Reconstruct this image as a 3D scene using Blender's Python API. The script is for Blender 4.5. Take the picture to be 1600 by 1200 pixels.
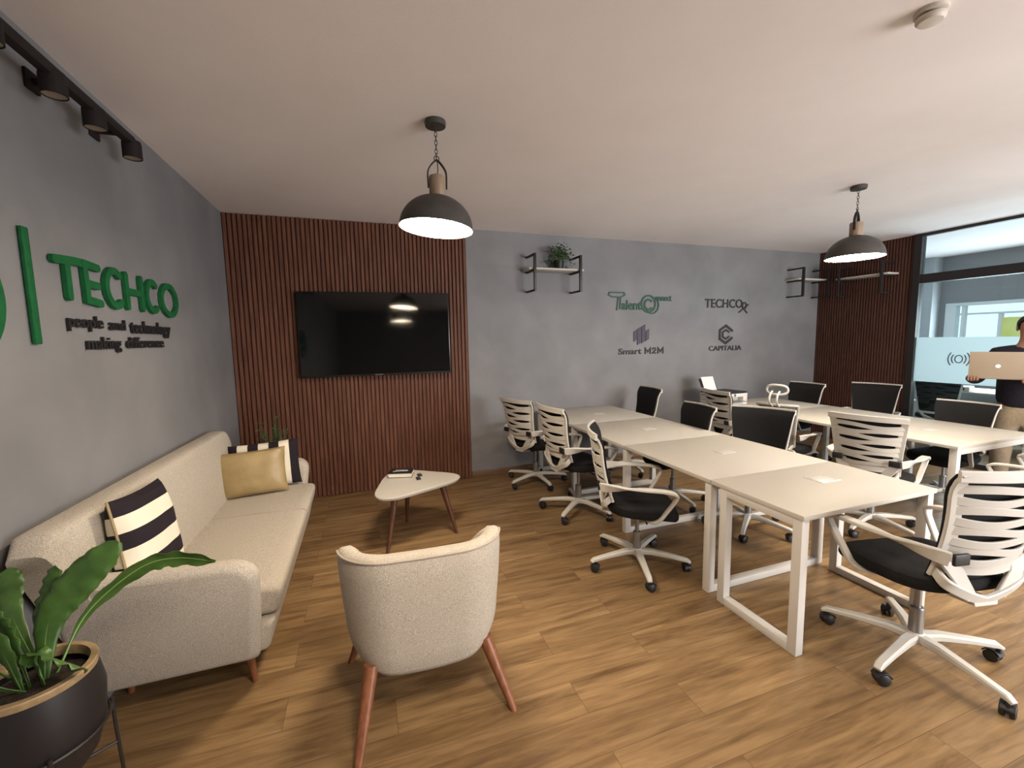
import bpy, bmesh, math, random
from mathutils import Vector, Matrix, noise
random.seed(7)
D = bpy.data
SC = bpy.context.scene
COL = SC.collection
PI = math.pi
V = Vector
for o in list(D.objects):
    D.objects.remove(o, do_unlink=True)

# ------------------------------------------------------------------ camera, world, exposure
CEIL = 2.856
RX = 7.98
cam_d = D.cameras.new('camera'); cam = D.objects.new('camera', cam_d); COL.objects.link(cam)
F_PX, PITCH, ROLL, YAW = 668.05, 0.104, -0.0184, 0.3339
CAM = V((1.1906, -4.8326, 1.62))
fwd = V((math.sin(YAW)*math.cos(PITCH), math.cos(YAW)*math.cos(PITCH), -math.sin(PITCH)))
rgt = V((math.cos(YAW), -math.sin(YAW), 0)); upv = rgt.cross(fwd)
r2 = rgt*math.cos(ROLL) + upv*math.sin(ROLL); u2 = -rgt*math.sin(ROLL) + upv*math.cos(ROLL)
cam.matrix_world = Matrix(((r2.x, u2.x, -fwd.x, CAM.x), (r2.y, u2.y, -fwd.y, CAM.y), (r2.z, u2.z, -fwd.z, CAM.z), (0, 0, 0, 1)))
cam_d.sensor_fit = 'HORIZONTAL'; cam_d.sensor_width = 36; cam_d.lens = 36*F_PX/1600
cam_d.clip_start = 0.05
SC.camera = cam
SC.view_settings.view_transform = 'Standard'; SC.view_settings.look = 'None'
SC.view_settings.gamma = 1; SC.view_settings.use_curve_mapping = False
SC.view_settings.exposure = 0.74

w = D.worlds.new('daylight'); SC.world = w; w.use_nodes = True
w.node_tree.nodes['Background'].inputs[0].default_value = (0.68, 0.90, 1.0, 1)
w.node_tree.nodes['Background'].inputs[1].default_value = 1.05

def area(name, loc, rot, sx, sy, power, color):
    l = D.lights.new(name, 'AREA'); l.shape = 'RECTANGLE'; l.size = sx; l.size_y = sy; l.energy = power; l.color = color
    o = D.objects.new(name, l); COL.objects.link(o); o.location = loc; o.rotation_euler = rot
    return o
# fill light added at a made-up rear window; daylight at the meeting room windows
area('added_rear_fill', (5.85, -7.12, 1.45), (PI/2, 0, 0), 3.4, 1.7, 175, (1.0, 0.95, 0.92))
area('meeting_window_daylight', (10.46, -2.3, 1.52), (0, PI/2, 0), 1.1, 3.6, 85, (0.80, 0.93, 1.0))
PENDANT_EMIT = 60.0

# ------------------------------------------------------------------ materials
def mat(name, color, rough=0.5, metal=0.0, spec=0.5):
    m = D.materials.new(name); m.use_nodes = True
    b = m.node_tree.nodes['Principled BSDF']
    b.inputs['Base Color'].default_value = (*color, 1); b.inputs['Roughness'].default_value = rough
    b.inputs['Metallic'].default_value = metal; b.inputs['Specular IOR Level'].default_value = spec
    return m
def nt(m): return m.node_tree.nodes, m.node_tree.links, m.node_tree.nodes['Principled BSDF']
def mottled(name, c1, c2, scale, rough=0.6, bump=0.0, bscale=60, stretch=(1, 1, 1), detail=5, spec=0.5, lo=0.3, hi=0.7, dist=0.0):
    m = mat(name, c1, rough, spec=spec); N, L, B = nt(m)
    tc = N.new('ShaderNodeTexCoord'); mp = N.new('ShaderNodeMapping'); mp.inputs['Scale'].default_value = stretch
    L.new(tc.outputs['Object'], mp.inputs[0])
    n = N.new('ShaderNodeTexNoise'); n.inputs['Scale'].default_value = scale; n.inputs['Detail'].default_value = detail
    n.inputs['Distortion'].default_value = dist
    L.new(mp.outputs[0], n.inputs[0])
    r = N.new('ShaderNodeValToRGB'); r.color_ramp.elements[0].color = (*c1, 1); r.color_ramp.elements[1].color = (*c2, 1)
    r.color_ramp.elements[0].position = lo; r.color_ramp.elements[1].position = hi
    L.new(n.outputs[0], r.inputs[0]); L.new(r.outputs[0], B.inputs['Base Color'])
    if bump:
        n2 = N.new('ShaderNodeTexNoise'); n2.inputs['Scale'].default_value = bscale; n2.inputs['Detail'].default_value = 4
        L.new(mp.outputs[0], n2.inputs[0])
        bp = N.new('ShaderNodeBump'); bp.inputs['Strength'].default_value = bump; bp.inputs['Distance'].default_value = 0.01
        L.new(n2.outputs[0], bp.inputs['Height']); L.new(bp.outputs[0], B.inputs['Normal'])
    return m

M = {}
M['plaster'] = mottled('grey_polished_plaster', (0.172, 0.172, 0.184), (0.240, 0.238, 0.250), 1.9, 0.62, 0.14, 7, detail=10, lo=.28, hi=.72, dist=.25)
M['ceiling'] = mottled('painted_ceiling', (0.84, 0.79, 0.79), (0.87, 0.82, 0.82), 3, 0.8, 0.05, 60)
M['white_wall'] = mottled('light_grey_paint', (0.42, 0.45, 0.48), (0.47, 0.5, 0.53), 3, 0.8)
M['paint_grey'] = mat('meeting_room_grey_paint', (0.27, 0.28, 0.29), 0.8)
M['white_frame'] = mat('white_window_frame', (0.75, 0.8, 0.82), 0.4)
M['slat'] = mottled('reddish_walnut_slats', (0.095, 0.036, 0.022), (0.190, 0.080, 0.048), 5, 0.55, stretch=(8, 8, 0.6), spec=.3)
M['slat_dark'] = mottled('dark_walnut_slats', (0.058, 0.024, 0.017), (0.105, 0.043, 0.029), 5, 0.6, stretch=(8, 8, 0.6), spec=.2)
M['white'] = mat('white_laminate', (0.53, 0.505, 0.455), 0.5, spec=.35)
M['white_steel'] = mat('white_powder_coat', (0.64, 0.62, 0.59), 0.4)
M['plastic'] = mat('white_nylon', (0.58, 0.56, 0.52), 0.4)
M['mesh'] = mottled('black_mesh_fabric', (0.010, 0.010, 0.011), (0.022, 0.022, 0.023), 260, 0.85, 0.3, 400, spec=.2)
M['grey_mesh'] = mottled('grey_mesh_fabric', (0.16, 0.15, 0.14), (0.25, 0.24, 0.22), 260, 0.85)
M['seat'] = mottled('black_seat_fabric', (0.008, 0.008, 0.009), (0.018, 0.018, 0.019), 200, 0.9, 0.3, 400, spec=.2)
M['rubber'] = mat('black_rubber', (0.012, 0.012, 0.014), 0.45)
M['black'] = mat('black_metal', (0.016, 0.014, 0.014), 0.45)
M['black_matte'] = mat('black_track_paint', (0.020, 0.015, 0.015), 0.7, spec=.2)
M['steel'] = mat('grey_steel', (0.33, 0.33, 0.33), 0.3, 0.8)
M['fabric'] = mottled('oatmeal_upholstery', (0.36, 0.318, 0.265), (0.61, 0.56, 0.485), 250, 0.95, 0.45, 400, detail=2, spec=.15)
M['piping'] = mat('oatmeal_piping', (0.42, 0.36, 0.30), 0.9)
M['leg_wood'] = mottled('reddish_leg_wood', (0.15, 0.052, 0.022), (0.26, 0.10, 0.045), 9, 0.4, stretch=(6, 6, 0.7))
M['leg_dark'] = mottled('dark_leg_wood', (0.060, 0.022, 0.012), (0.11, 0.042, 0.022), 9, 0.4, stretch=(6, 6, 0.7))
M['screen'] = mat('tv_glass', (0.004, 0.004, 0.004), 0.06, spec=.5)
M['bezel'] = mat('tv_bezel', (0.008, 0.008, 0.008), 0.3)
M['shade'] = mottled('charcoal_shade', (0.050, 0.045, 0.041), (0.068, 0.062, 0.056), 12, 0.55, spec=.4)
M['shade_in'] = mat('shade_inner_white', (0.85, 0.83, 0.8), 0.5)
M['neck_wood'] = mottled('pale_neck_wood', (0.24, 0.165, 0.11), (0.33, 0.24, 0.165), 12, 0.5, stretch=(6, 6, .7))
M['green'] = mottled('green_lettering', (0.008, 0.095, 0.030), (0.011, 0.125, 0.040), 30, 0.6, spec=.2)
M['green_dark'] = mat('dark_green_lettering', (0.020, 0.085, 0.052), 0.6)
M['ink'] = mat('black_lettering', (0.010, 0.009, 0.011), 0.6)
M['ink_soft'] = mat('charcoal_lettering', (0.026, 0.022, 0.027), 0.6)
M['purple'] = mat('grey_violet_lettering', (0.060, 0.052, 0.085), 0.6)
M['gold'] = mottled('gold_satin', (0.27, 0.195, 0.085), (0.36, 0.265, 0.125), 8, 0.42, 0.3, 14, spec=.6)
M['paper'] = mat('paper', (0.72, 0.68, 0.58), 0.8)
M['white_paper'] = mat('white_paper', (0.78, 0.78, 0.80), 0.8)
M['laptop'] = mottled('rose_gold_aluminium', (0.24, 0.192, 0.145), (0.31, 0.25, 0.19), 400, 0.45, spec=.5)
M['leaf'] = mottled('fern_leaf', (0.030, 0.075, 0.014), (0.065, 0.145, 0.028), 14, 0.4, stretch=(1, 1, 1))
M['leaf_vein'] = mat('leaf_midrib', (0.16, 0.30, 0.08), 0.5)
M['leaf_small'] = mottled('ivy_leaf', (0.030, 0.075, 0.022), (0.075, 0.13, 0.045), 30, 0.5)
M['soil'] = mottled('dark_soil', (0.014, 0.010, 0.007), (0.04, 0.028, 0.018), 60, 0.95, .8, 90)
M['pot'] = mat('black_pot', (0.012, 0.010, 0.012), 0.5)
M['pot_rim'] = mottled('gold_pot_rim', (0.24, 0.165, 0.085), (0.36, 0.26, 0.14), 40, 0.5)
M['skin'] = mottled('skin', (0.22, 0.105, 0.068), (0.27, 0.13, 0.085), 20, 0.55)
M['shirt'] = mottled('black_knit', (0.010, 0.009, 0.014), (0.017, 0.015, 0.022), 80, 0.9, spec=.2)
M['trousers'] = mottled('khaki_cotton', (0.20, 0.155, 0.10), (0.26, 0.2, 0.14), 60, 0.9)
M['hair'] = mottled('dark_hair', (0.008, 0.006, 0.005), (0.016, 0.012, 0.010), 120, 0.7)
M['eye'] = mat('eye_white', (0.6, 0.58, 0.55), 0.3)
M['baseboard'] = mottled('brown_skirting_wood', (0.15, 0.085, 0.05), (0.22, 0.13, 0.08), 5, 0.5, stretch=(.5, 6, 6))
M['poster'] = mottled('yellow_poster', (0.90, 0.86, 0.42), (0.95, 0.92, 0.55), 9, 0.7)
M['lens'] = mat('spot_lens', (0.32, 0.27, 0.21), 0.3)
M['detector'] = mat('detector_plastic', (0.60, 0.55, 0.48), 0.5)

# emission: the lit diffuser of a pendant
m = M['poster']; N, L, B = nt(m)
out_ = [n for n in N if n.type == 'OUTPUT_MATERIAL'][0]; tl_ = N.new('ShaderNodeBsdfTranslucent'); mxs = N.new('ShaderNodeMixShader'); mxs.inputs[0].default_value = .8
rmp = [n for n in N if n.type == 'VALTORGB'][0]; L.new(rmp.outputs[0], tl_.inputs[0]); L.new(B.outputs[0], mxs.inputs[1]); L.new(tl_.outputs[0], mxs.inputs[2]); L.new(mxs.outputs[0], out_.inputs[0])
m = mat('pendant_diffuser', (1, 1, 1), .5); N, L, B = nt(m)
B.inputs['Emission Color'].default_value = (1.0, 0.83, 0.62, 1); B.inputs['Emission Strength'].default_value = PENDANT_EMIT
M['lamp'] = m

# thin architectural glass
def glass(name, tint, gloss=0.05, frost=None):
    m = D.materials.new(name); m.use_nodes = True; N = m.node_tree.nodes; L = m.node_tree.links
    for n in list(N):
        if n.type == 'BSDF_PRINCIPLED': N.remove(n)
    out = [n for n in N if n.type == 'OUTPUT_MATERIAL'][0]
    t = N.new('ShaderNodeBsdfTransparent'); t.inputs[0].default_value = (*tint, 1)
    g = N.new('ShaderNodeBsdfGlossy'); g.inputs['Roughness'].default_value = 0.02
    fr = N.new('ShaderNodeFresnel'); fr.inputs[0].default_value = 1.45
    mx = N.new('ShaderNodeMixShader'); L.new(fr.outputs[0], mx.inputs[0]); L.new(t.outputs[0], mx.inputs[1]); L.new(g.outputs[0], mx.inputs[2])
    last = mx
    if frost:
        d = N.new('ShaderNodeBsdfDiffuse'); d.inputs[0].default_value = (*frost, 1)
        tl = N.new('ShaderNodeBsdfTranslucent'); tl.inputs[0].default_value = (*frost, 1)
        a = N.new('ShaderNodeMixShader'); a.inputs[0].default_value = .65
        L.new(d.outputs[0], a.inputs[1]); L.new(tl.outputs[0], a.inputs[2])
        b = N.new('ShaderNodeMixShader'); b.inputs[0].default_value = .9
        L.new(mx.outputs[0], b.inputs[1]); L.new(a.outputs[0], b.inputs[2]); last = b
    L.new(last.outputs[0], out.inputs[0])
    return m
M['glass'] = glass('clear_glass', (0.93, 0.97, 0.97))
M['frost'] = glass('frosted_film', (0.9, 0.95, 0.95), frost=(0.68, 0.76, 0.78))

# floor planks (run along X)
m = mat('oak_laminate_planks', (.3, .2, .1), 0.36, spec=.35); N, L, B = nt(m)
tc = N.new('ShaderNodeTexCoord'); 
br = N.new('ShaderNodeTexBrick'); br.offset = 0.37; br.offset_frequency = 2
br.inputs['Color1'].default_value = (0, 0, 0, 1); br.inputs['Color2'].default_value = (1, 1, 1, 1); br.inputs['Mortar'].default_value = (.0, .0, .0, 1)
br.inputs['Scale'].default_value = 1; br.inputs['Brick Width'].default_value = 1.25; br.inputs['Row Height'].default_value = 0.185
br.inputs['Mortar Size'].default_value = 0.0012; br.inputs['Mortar Smooth'].default_value = 0.3
L.new(tc.outputs['Object'], br.inputs[0])
sep = N.new('ShaderNodeSeparateXYZ'); L.new(tc.outputs['Object'], sep.inputs[0])
# offset the grain in every plank by its brick tint
comb = N.new('ShaderNodeCombineXYZ')
ax = N.new('ShaderNodeMath'); ax.operation = 'MULTIPLY'; ax.inputs[1].default_value = 1.1; L.new(sep.outputs[0], ax.inputs[0])
ay = N.new('ShaderNodeMath'); ay.operation = 'MULTIPLY'; ay.inputs[1].default_value = 11.0; L.new(sep.outputs[1], ay.inputs[0])
az = N.new('ShaderNodeMath'); az.operation = 'MULTIPLY'; az.inputs[1].default_value = 9.0; L.new(br.outputs[0], az.inputs[0])
L.new(ax.outputs[0], comb.inputs[0]); L.new(ay.outputs[0], comb.inputs[1]); L.new(az.outputs[0], comb.inputs[2])
n1 = N.new('ShaderNodeTexNoise'); n1.inputs['Scale'].default_value = 1.6; n1.inputs['Detail'].default_value = 6; n1.inputs['Roughness'].default_value = .6; n1.inputs['Distortion'].default_value = .8
L.new(comb.outputs[0], n1.inputs[0])
n2 = N.new('ShaderNodeTexNoise'); n2.inputs['Scale'].default_value = 7; n2.inputs['Detail'].default_value = 4
L.new(comb.outputs[0], n2.inputs[0])
r1 = N.new('ShaderNodeValToRGB'); e = r1.color_ramp.elements
e[0].position = .28; e[0].color = (0.118, 0.066, 0.029, 1); e[1].position = .70; e[1].color = (0.35, 0.228, 0.112, 1)
e2 = e.new(.48); e2.color = (0.238, 0.147, 0.068, 1)
L.new(n1.outputs[0], r1.inputs[0])
mx = N.new('ShaderNodeMix'); mx.data_type = 'RGBA'; mx.blend_type = 'MULTIPLY'; mx.inputs[0].default_value = .45
r3 = N.new('ShaderNodeValToRGB'); r3.color_ramp.elements[0].color = (.55, .55, .55, 1); r3.color_ramp.elements[0].position = .3; r3.color_ramp.elements[1].position = .7
L.new(n2.outputs[0], r3.inputs[0]); L.new(r1.outputs[0], mx.inputs[6]); L.new(r3.outputs[0], mx.inputs[7])
mx2 = N.new('ShaderNodeMix'); mx2.data_type = 'RGBA'; mx2.blend_type = 'MULTIPLY'; mx2.inputs[0].default_value = 1
r4 = N.new('ShaderNodeValToRGB'); r4.color_ramp.elements[0].color = (.86, .84, .82, 1); r4.color_ramp.elements[1].color = (1.08, 1.08, 1.08, 1)
L.new(br.outputs[0], r4.inputs[0]); L.new(mx.outputs[2], mx2.inputs[6]); L.new(r4.outputs[0], mx2.inputs[7])
mx3 = N.new('ShaderNodeMix'); mx3.data_type = 'RGBA'; mx3.blend_type = 'MIX'
L.new(br.outputs['Fac'], mx3.inputs[0]); L.new(mx2.outputs[2], mx3.inputs[6]); mx3.inputs[7].default_value = (0.10, 0.056, 0.025, 1)
L.new(mx3.outputs[2], B.inputs['Base Color'])
M['floor'] = m

def stripes(name, axis, n, size, off=0.0):
    m = mat(name, (.7, .66, .55), .85, spec=.2); N, L, B = nt(m)
    tc = N.new('ShaderNodeTexCoord'); s = N.new('ShaderNodeSeparateXYZ'); L.new(tc.outputs['Object'], s.inputs[0])
    a = N.new('ShaderNodeMath'); a.operation = 'MULTIPLY_ADD'; a.inputs[1].default_value = n/size/2; a.inputs[2].default_value = off
    L.new(s.outputs[axis], a.inputs[0])
    f = N.new('ShaderNodeMath'); f.operation = 'FRACT'; L.new(a.outputs[0], f.inputs[0])
    g = N.new('ShaderNodeMath'); g.operation = 'GREATER_THAN'; g.inputs[1].default_value = .5; L.new(f.outputs[0], g.inputs[0])
    r = N.new('ShaderNodeMix'); r.data_type = 'RGBA'; r.inputs[6].default_value = (0.75, 0.70, 0.58, 1); r.inputs[7].default_value = (0.018, 0.013, 0.018, 1)
    L.new(g.outputs[0], r.inputs[0]); L.new(r.outputs[2], B.inputs['Base Color'])
    return m

# ------------------------------------------------------------------ mesh helpers
def link(name, bm, m, parent=None, smooth=True, auto=35, loc=None):
    me = D.meshes.new(name); bmesh.ops.recalc_face_normals(bm, faces=bm.faces[:])
    if smooth:
        for f in bm.faces: f.smooth = True
        for e in bm.edges:
            if len(e.link_faces) == 2 and e.calc_face_angle(0) > math.radians(auto): e.smooth = False
    bm.to_mesh(me); bm.free()
    ms = m if isinstance(m, (list, tuple)) else [m]
    for q in ms: me.materials.append(M[q] if isinstance(q, str) else q)
    o = D.objects.new(name, me); COL.objects.link(o)
    if parent: o.parent = parent
    if loc: o.location = loc
    return o
def thing(name, label, cat, loc=(0, 0, 0), rz=0, group=None):
    o = D.objects.new(name, None); COL.objects.link(o); o.empty_display_size = .1
    o.location = loc; o.rotation_euler = (0, 0, rz); o['label'] = label; o['category'] = cat
    if group: o['group'] = group
    return o
def tag(o, label, cat, group=None):
    o['label'] = label; o['category'] = cat
    if group: o['group'] = group
    return o
def struct(name, bm, m, **k):
    o = link(name, bm, m, **k); o['kind'] = 'structure'; return o
def box(bm, x0, x1, y0, y1, z0, z1, bev=0, mi=0, seg=2):
    r = bmesh.ops.create_cube(bm, size=1); vs = r['verts']
    for v in vs:
        v.co = V((x0+(v.co.x+.5)*(x1-x0), y0+(v.co.y+.5)*(y1-y0), z0+(v.co.z+.5)*(z1-z0)))
    fs = set(f for v in vs for f in v.link_faces)
    for f in fs: f.material_index = mi
    if bev:
        es = set(e for v in vs for e in v.link_edges)
        bmesh.ops.bevel(bm, geom=list(es), offset=bev, segments=seg, profile=.5, affect='EDGES')
def BX(*a, **k):
    bm = bmesh.new(); box(bm, *a, **k); return bm
def loft(bm, rings, cap=True, closed=True, mi=0):
    """rings: list of lists of points, same length"""
    vr = [[bm.verts.new(p) for p in r] for r in rings]; n = len(rings[0])
    fs = []
    for a, b in zip(vr, vr[1:]):
        for i in range(n if closed else n-1):
            j = (i+1) % n
            try: fs.append(bm.faces.new((a[i], a[j], b[j], b[i])))
            except ValueError: pass
    if cap and closed:
        fs.append(bm.faces.new(vr[0][::-1])); fs.append(bm.faces.new(vr[-1]))
    for f in fs: f.material_index = mi
    return vr
def circ(c, r, n=16, ax=None, ry=None):
    c = V(c); ry = ry or r
    if ax is None: u, v = V((1, 0, 0)), V((0, 1, 0))
    else:
        ax = V(ax).normalized(); h = V((0, 0, 1)) if abs(ax.z) < .9 else V((1, 0, 0))
        u = ax.cross(h).normalized(); v = ax.cross(u).normalized()
    return [c+u*(r*math.cos(2*PI*i/n))+v*(ry*math.sin(2*PI*i/n)) for i in range(n)]
def lathe(bm, prof, n=32, c=(0, 0, 0), cap=True, mi=0):
    c = V(c)
    loft(bm, [[c+V((max(r, 1e-4)*math.cos(2*PI*i/n), max(r, 1e-4)*math.sin(2*PI*i/n), z)) for i in range(n)] for r, z in prof], cap=cap, mi=mi)
def tube(bm, pts, rad, n=10, cap=True, closed=False, mi=0):
    pts = [V(p) for p in pts]; N_ = len(pts); rs = rad if isinstance(rad, (list, tuple)) else [rad]*N_
    rings = []; pu = None
    for i, p in enumerate(pts):
        a = pts[(i-1) % N_] if (closed or i > 0) else p; b = pts[(i+1) % N_] if (closed or i < N_-1) else p
        t = (b-a).normalized()
        if pu is None:
            h = V((0, 0, 1)) if abs(t.z) < .9 else V((1, 0, 0)); u = t.cross(h).normalized()
        else: u = (pu-t*pu.dot(t)).normalized()
        pu = u; v = t.cross(u)
        rings.append([p+u*(rs[i]*math.cos(2*PI*k/n))+v*(rs[i]*math.sin(2*PI*k/n)) for k in range(n)])
    if closed: rings.append(rings[0]); loft(bm, rings, cap=False, mi=mi); bmesh.ops.remove_doubles(bm, verts=bm.verts, dist=1e-6)
    else: loft(bm, rings, cap=cap, mi=mi)
def ribbon(bm, pts, wid, thk, side, mi=0):
    """rectangular sweep, side = direction(s) of the width"""
    pts = [V(p) for p in pts]; n = len(pts); rings = []
    for i, p in enumerate(pts):
        t = (pts[min(i+1, n-1)]-pts[max(i-1, 0)]).normalized()
        s = V(side[i] if isinstance(side, list) else side); s = (s-t*s.dot(t)).normalized(); q = t.cross(s)
        W = (wid[i] if isinstance(wid, list) else wid)/2; T = (thk[i] if isinstance(thk, list) else thk)/2
        c = min(W, T)*.45
        rings.append([p+s*W*a+q*T*b + s*(-math.copysign(c, a) if k % 2 else 0) + q*(-math.copysign(c, b) if not k % 2 else 0)
                      for k, (a, b) in enumerate([(1, 1), (1, 1), (-1, 1), (-1, 1), (-1, -1), (-1, -1), (1, -1), (1, -1)])])
    # order the chamfered corners consistently
    out = []
    for r in rings:
        out.append([r[0], r[1], r[3], r[2], r[4], r[5], r[7], r[6]])
    loft(bm, out, mi=mi)
def crv(pts, n=24):
    """catmull-rom through points"""
    P = [V(p) for p in pts]; P = [P[0]*2-P[1]]+P+[P[-1]*2-P[-2]]; out = []
    S = len(P)-3
    for k in range(n+1):
        t = k/n*S; i = min(int(t), S-1); t -= i; a, b, c, d = P[i:i+4]
        out.append(.5*((2*b)+(c-a)*t+(2*a-5*b+4*c-d)*t*t+(3*b-a-3*c+d)*t*t*t))
    return out
def prism(bm, poly, h0, h1, f, mi=0):
    """poly 2D -> f(u,v,h)"""
    a = [bm.verts.new(f(u, v, h0)) for u, v in poly]; b = [bm.verts.new(f(u, v, h1)) for u, v in poly]
    n = len(poly); fs = [bm.faces.new(a[::-1]), bm.faces.new(b)]
    for i in range(n): fs.append(bm.faces.new((a[i], a[(i+1) % n], b[(i+1) % n], b[i])))
    for q in fs: q.material_index = mi
def dup(root, loc, rz, label, group=None, scale=None):
    r = root.copy(); COL.objects.link(r); r.location = loc; r.rotation_euler = (0, 0, rz); r['label'] = label
    if group: r['group'] = group
    if scale: r.scale = (scale,)*3
    for ch in root.children:
        c = ch.copy(); COL.objects.link(c); c.parent = r
        for g in ch.children:
            d = g.copy(); COL.objects.link(d); d.parent = c
    return r

# ------------------------------------------------------------------ room shell
YB = -7.2
XE = 10.9
struct('floor', BX(-.1, XE+.1, YB-.1, .2, -.12, 0), 'floor', smooth=False)
struct('ceiling', BX(-.1, XE+.1, YB-.1, .2, CEIL, CEIL+.12), 'ceiling', smooth=False)
struct('wall_left', BX(-.15, 0, YB-.1, .0, 0, CEIL), 'plaster', smooth=False)
bm = bmesh.new(); box(bm, -.15, XE+.1, 0, .15, 0, CEIL)
box(bm, 2.34, 2.995, -.016, 0, 0, CEIL)                   # shallow pier left of the plaster joint
struct('wall_back', bm, 'plaster', smooth=False)
struct('wall_right', BX(RX, RX+.12, -1.22, 0, 0, CEIL), 'plaster', smooth=False)
bm = bmesh.new(); box(bm, 2.34, 2.998, -.030, -.016, 0, .075, .003); box(bm, 2.999, RX-.06, -.016, 0, 0, .075, .003)
struct('baseboard_back', bm, 'baseboard')
# rear wall with a wide window out of view, added to light the room
bm = bmesh.new(); box(bm, -.15, 4.1, YB-.15, YB, 0, CEIL); box(bm, 7.6, XE, YB-.15, YB, 0, CEIL)
box(bm, 4.1, 7.6, YB-.15, YB, 0, .55); box(bm, 4.1, 7.6, YB-.15, YB, 2.35, CEIL)
struct('wall_rear', bm, 'plaster', smooth=False)
bm = bmesh.new()
for x in (4.1, 5.25, 6.4, 7.55): box(bm, x, x+.05, YB-.1, YB-.04, .55, 2.35)
box(bm, 4.1, 7.6, YB-.1, YB-.04, .55, .6); box(bm, 4.1, 7.6, YB-.1, YB-.04, 2.3, 2.35)
wf = struct('added_window', bm, 'white_frame', smooth=False)
# meeting room: far wall with window
WX = 10.5
bm = bmesh.new(); Y0, Y1, Z0, Z1 = -.36, -4.2, .95, 2.08
box(bm, WX, WX+.15, -.001, -5.6, 0, Z0) if False else None
box(bm, WX, WX+.15, Y0, 0, 0, CEIL); box(bm, WX, WX+.15, YB, Y1, 0, CEIL)
box(bm, WX, WX+.15, Y1, Y0, 0, Z0); box(bm, WX, WX+.15, Y1, Y0, Z1, CEIL)
struct('wall_meeting_room', bm, 'paint_grey', smooth=False)
struct('column_meeting_room', BX(WX-.22, WX, -.27, 0, 0, CEIL), 'white_wall', smooth=False)
struct('wall_meeting_side', BX(RX+.12, WX, -.02, 0.0, 0, CEIL), 'white_wall', smooth=False)
bm = bmesh.new()
box(bm, WX-.02, WX+.1, Y1, Y0, Z1-.05, Z1, .004); box(bm, WX-.02, WX+.1, Y1, Y0, Z0, Z0+.05, .004)
box(bm, WX-.02, WX+.1, Y0-.14, Y0, Z0+.051, Z1-.051, .004); box(bm, WX-.02, WX+.1, Y1, Y1+.14, Z0+.051, Z1-.051, .004)
for y in (-.56, -2.1, -3.4): box(bm, WX, WX+.07, y-.05, y, Z0+.051, Z1-.051, .004)
box(bm, WX+.02, WX+.07, Y1, Y0, Z1-.2, Z1-.17, .004)
box(bm, WX+.02, WX+.07, -1.04, -.99, Z0+.051, Z1-.201, .004)
box(bm, WX+.09, WX+.095, Y1, Y0, Z0, Z1, mi=1)
struct('window_2', bm, ['white_frame', 'glass'])
p = link('window_poster', BX(WX+.0, WX+.012, -1.62, -1.05, 1.2, 1.82), 'poster'); tag(p, 'yellow poster stuck on the bright meeting room window', 'poster')

# glass partition: black frame
bm = bmesh.new(); G1 = -5.2
box(bm, RX-.045, RX+.045, -1.30, -1.222, 0, CEIL, .002)
box(bm, RX-.03, RX+.03, G1, -1.30, CEIL-.035, CEIL); box(bm, RX-.04, RX+.04, G1, -1.30, 2.235, 2.345)
box(bm, RX-.03, RX+.03, G1, -1.30, 0, .06); box(bm, RX-.04, RX+.04, -3.35, -3.29, .06, 2.235); box(bm, RX-.04, RX+.04, G1-.08, G1, 0, CEIL)
part_ = struct('trim_1', bm, 'black', smooth=False)
struct('wall_right_rear', BX(RX, RX+.12, YB, G1-.08, 0, CEIL), 'plaster', smooth=False)
gp = thing('glass_partition', 'clear glass partition with a frosted band in a black frame beside the dark slatted wall', 'glass wall', (RX, -2.3, 0))
def ploc(o, p): o.location = -V(p.location); return o
g_ = link('glass_pane', BX(RX-.004, RX+.004, -3.29, -1.30, .06, 2.235), 'glass', gp, smooth=False); ploc(g_, gp)
g_ = link('transom_pane', BX(RX-.004, RX+.004, G1, -1.30, 2.345, CEIL-.035), 'glass', gp, smooth=False); ploc(g_, gp)
g_ = link('glass_pane', BX(RX-.004, RX+.004, G1, -3.35, .06, 2.235), 'glass', gp, smooth=False); ploc(g_, gp)
g_ = link('frosted_band', BX(RX-.0075, RX-.0045, -3.29, -1.30, .985, 1.55), 'frost', gp, smooth=False); ploc(g_, gp)
bm = bmesh.new(); cy, cz = -1.735, 1.285
tube(bm, [(RX-.010, cy+.035*math.cos(a), cz+.045*math.sin(a)) for a in [i*2*PI/24 for i in range(24)]], .005, 6, closed=True)
for s in (1, -1):
    for r in (.07, .105):
        tube(bm, [(RX-.010, cy+s*r*math.cos(a)*.95, cz+r*math.sin(a)*1.05) for a in [(-.75+1.5*i/12) for i in range(13)]], .005, 6)
g_ = link('radio_wave_symbol', bm, 'ink_soft', gp); ploc(g_, gp)

# slatted wood panels
def slats(n, w0, length, ht, depth, back=.008):
    bm = bmesh.new(); box(bm, 0, length, -back, 0, 0, ht); p = length/n
    for i in range(n):
        a = i*p+p*.16; b = (i+1)*p-p*.16
        box(bm, a, b, -depth, -back+.001, 0, ht, .003, seg=1)
    return bm
o = link('slatted_wood_panel', slats(56, 0, 2.34, CEIL-.004, .030), 'slat', loc=(0, 0, .002))
tag(o, 'reddish brown vertical slatted wood panel behind the wall television', 'wall panel')
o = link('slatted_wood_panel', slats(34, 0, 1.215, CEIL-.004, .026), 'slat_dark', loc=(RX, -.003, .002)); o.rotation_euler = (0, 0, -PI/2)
tag(o, 'dark brown vertical slatted wood panel on the right wall beside the glass partition', 'wall panel')

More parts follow.
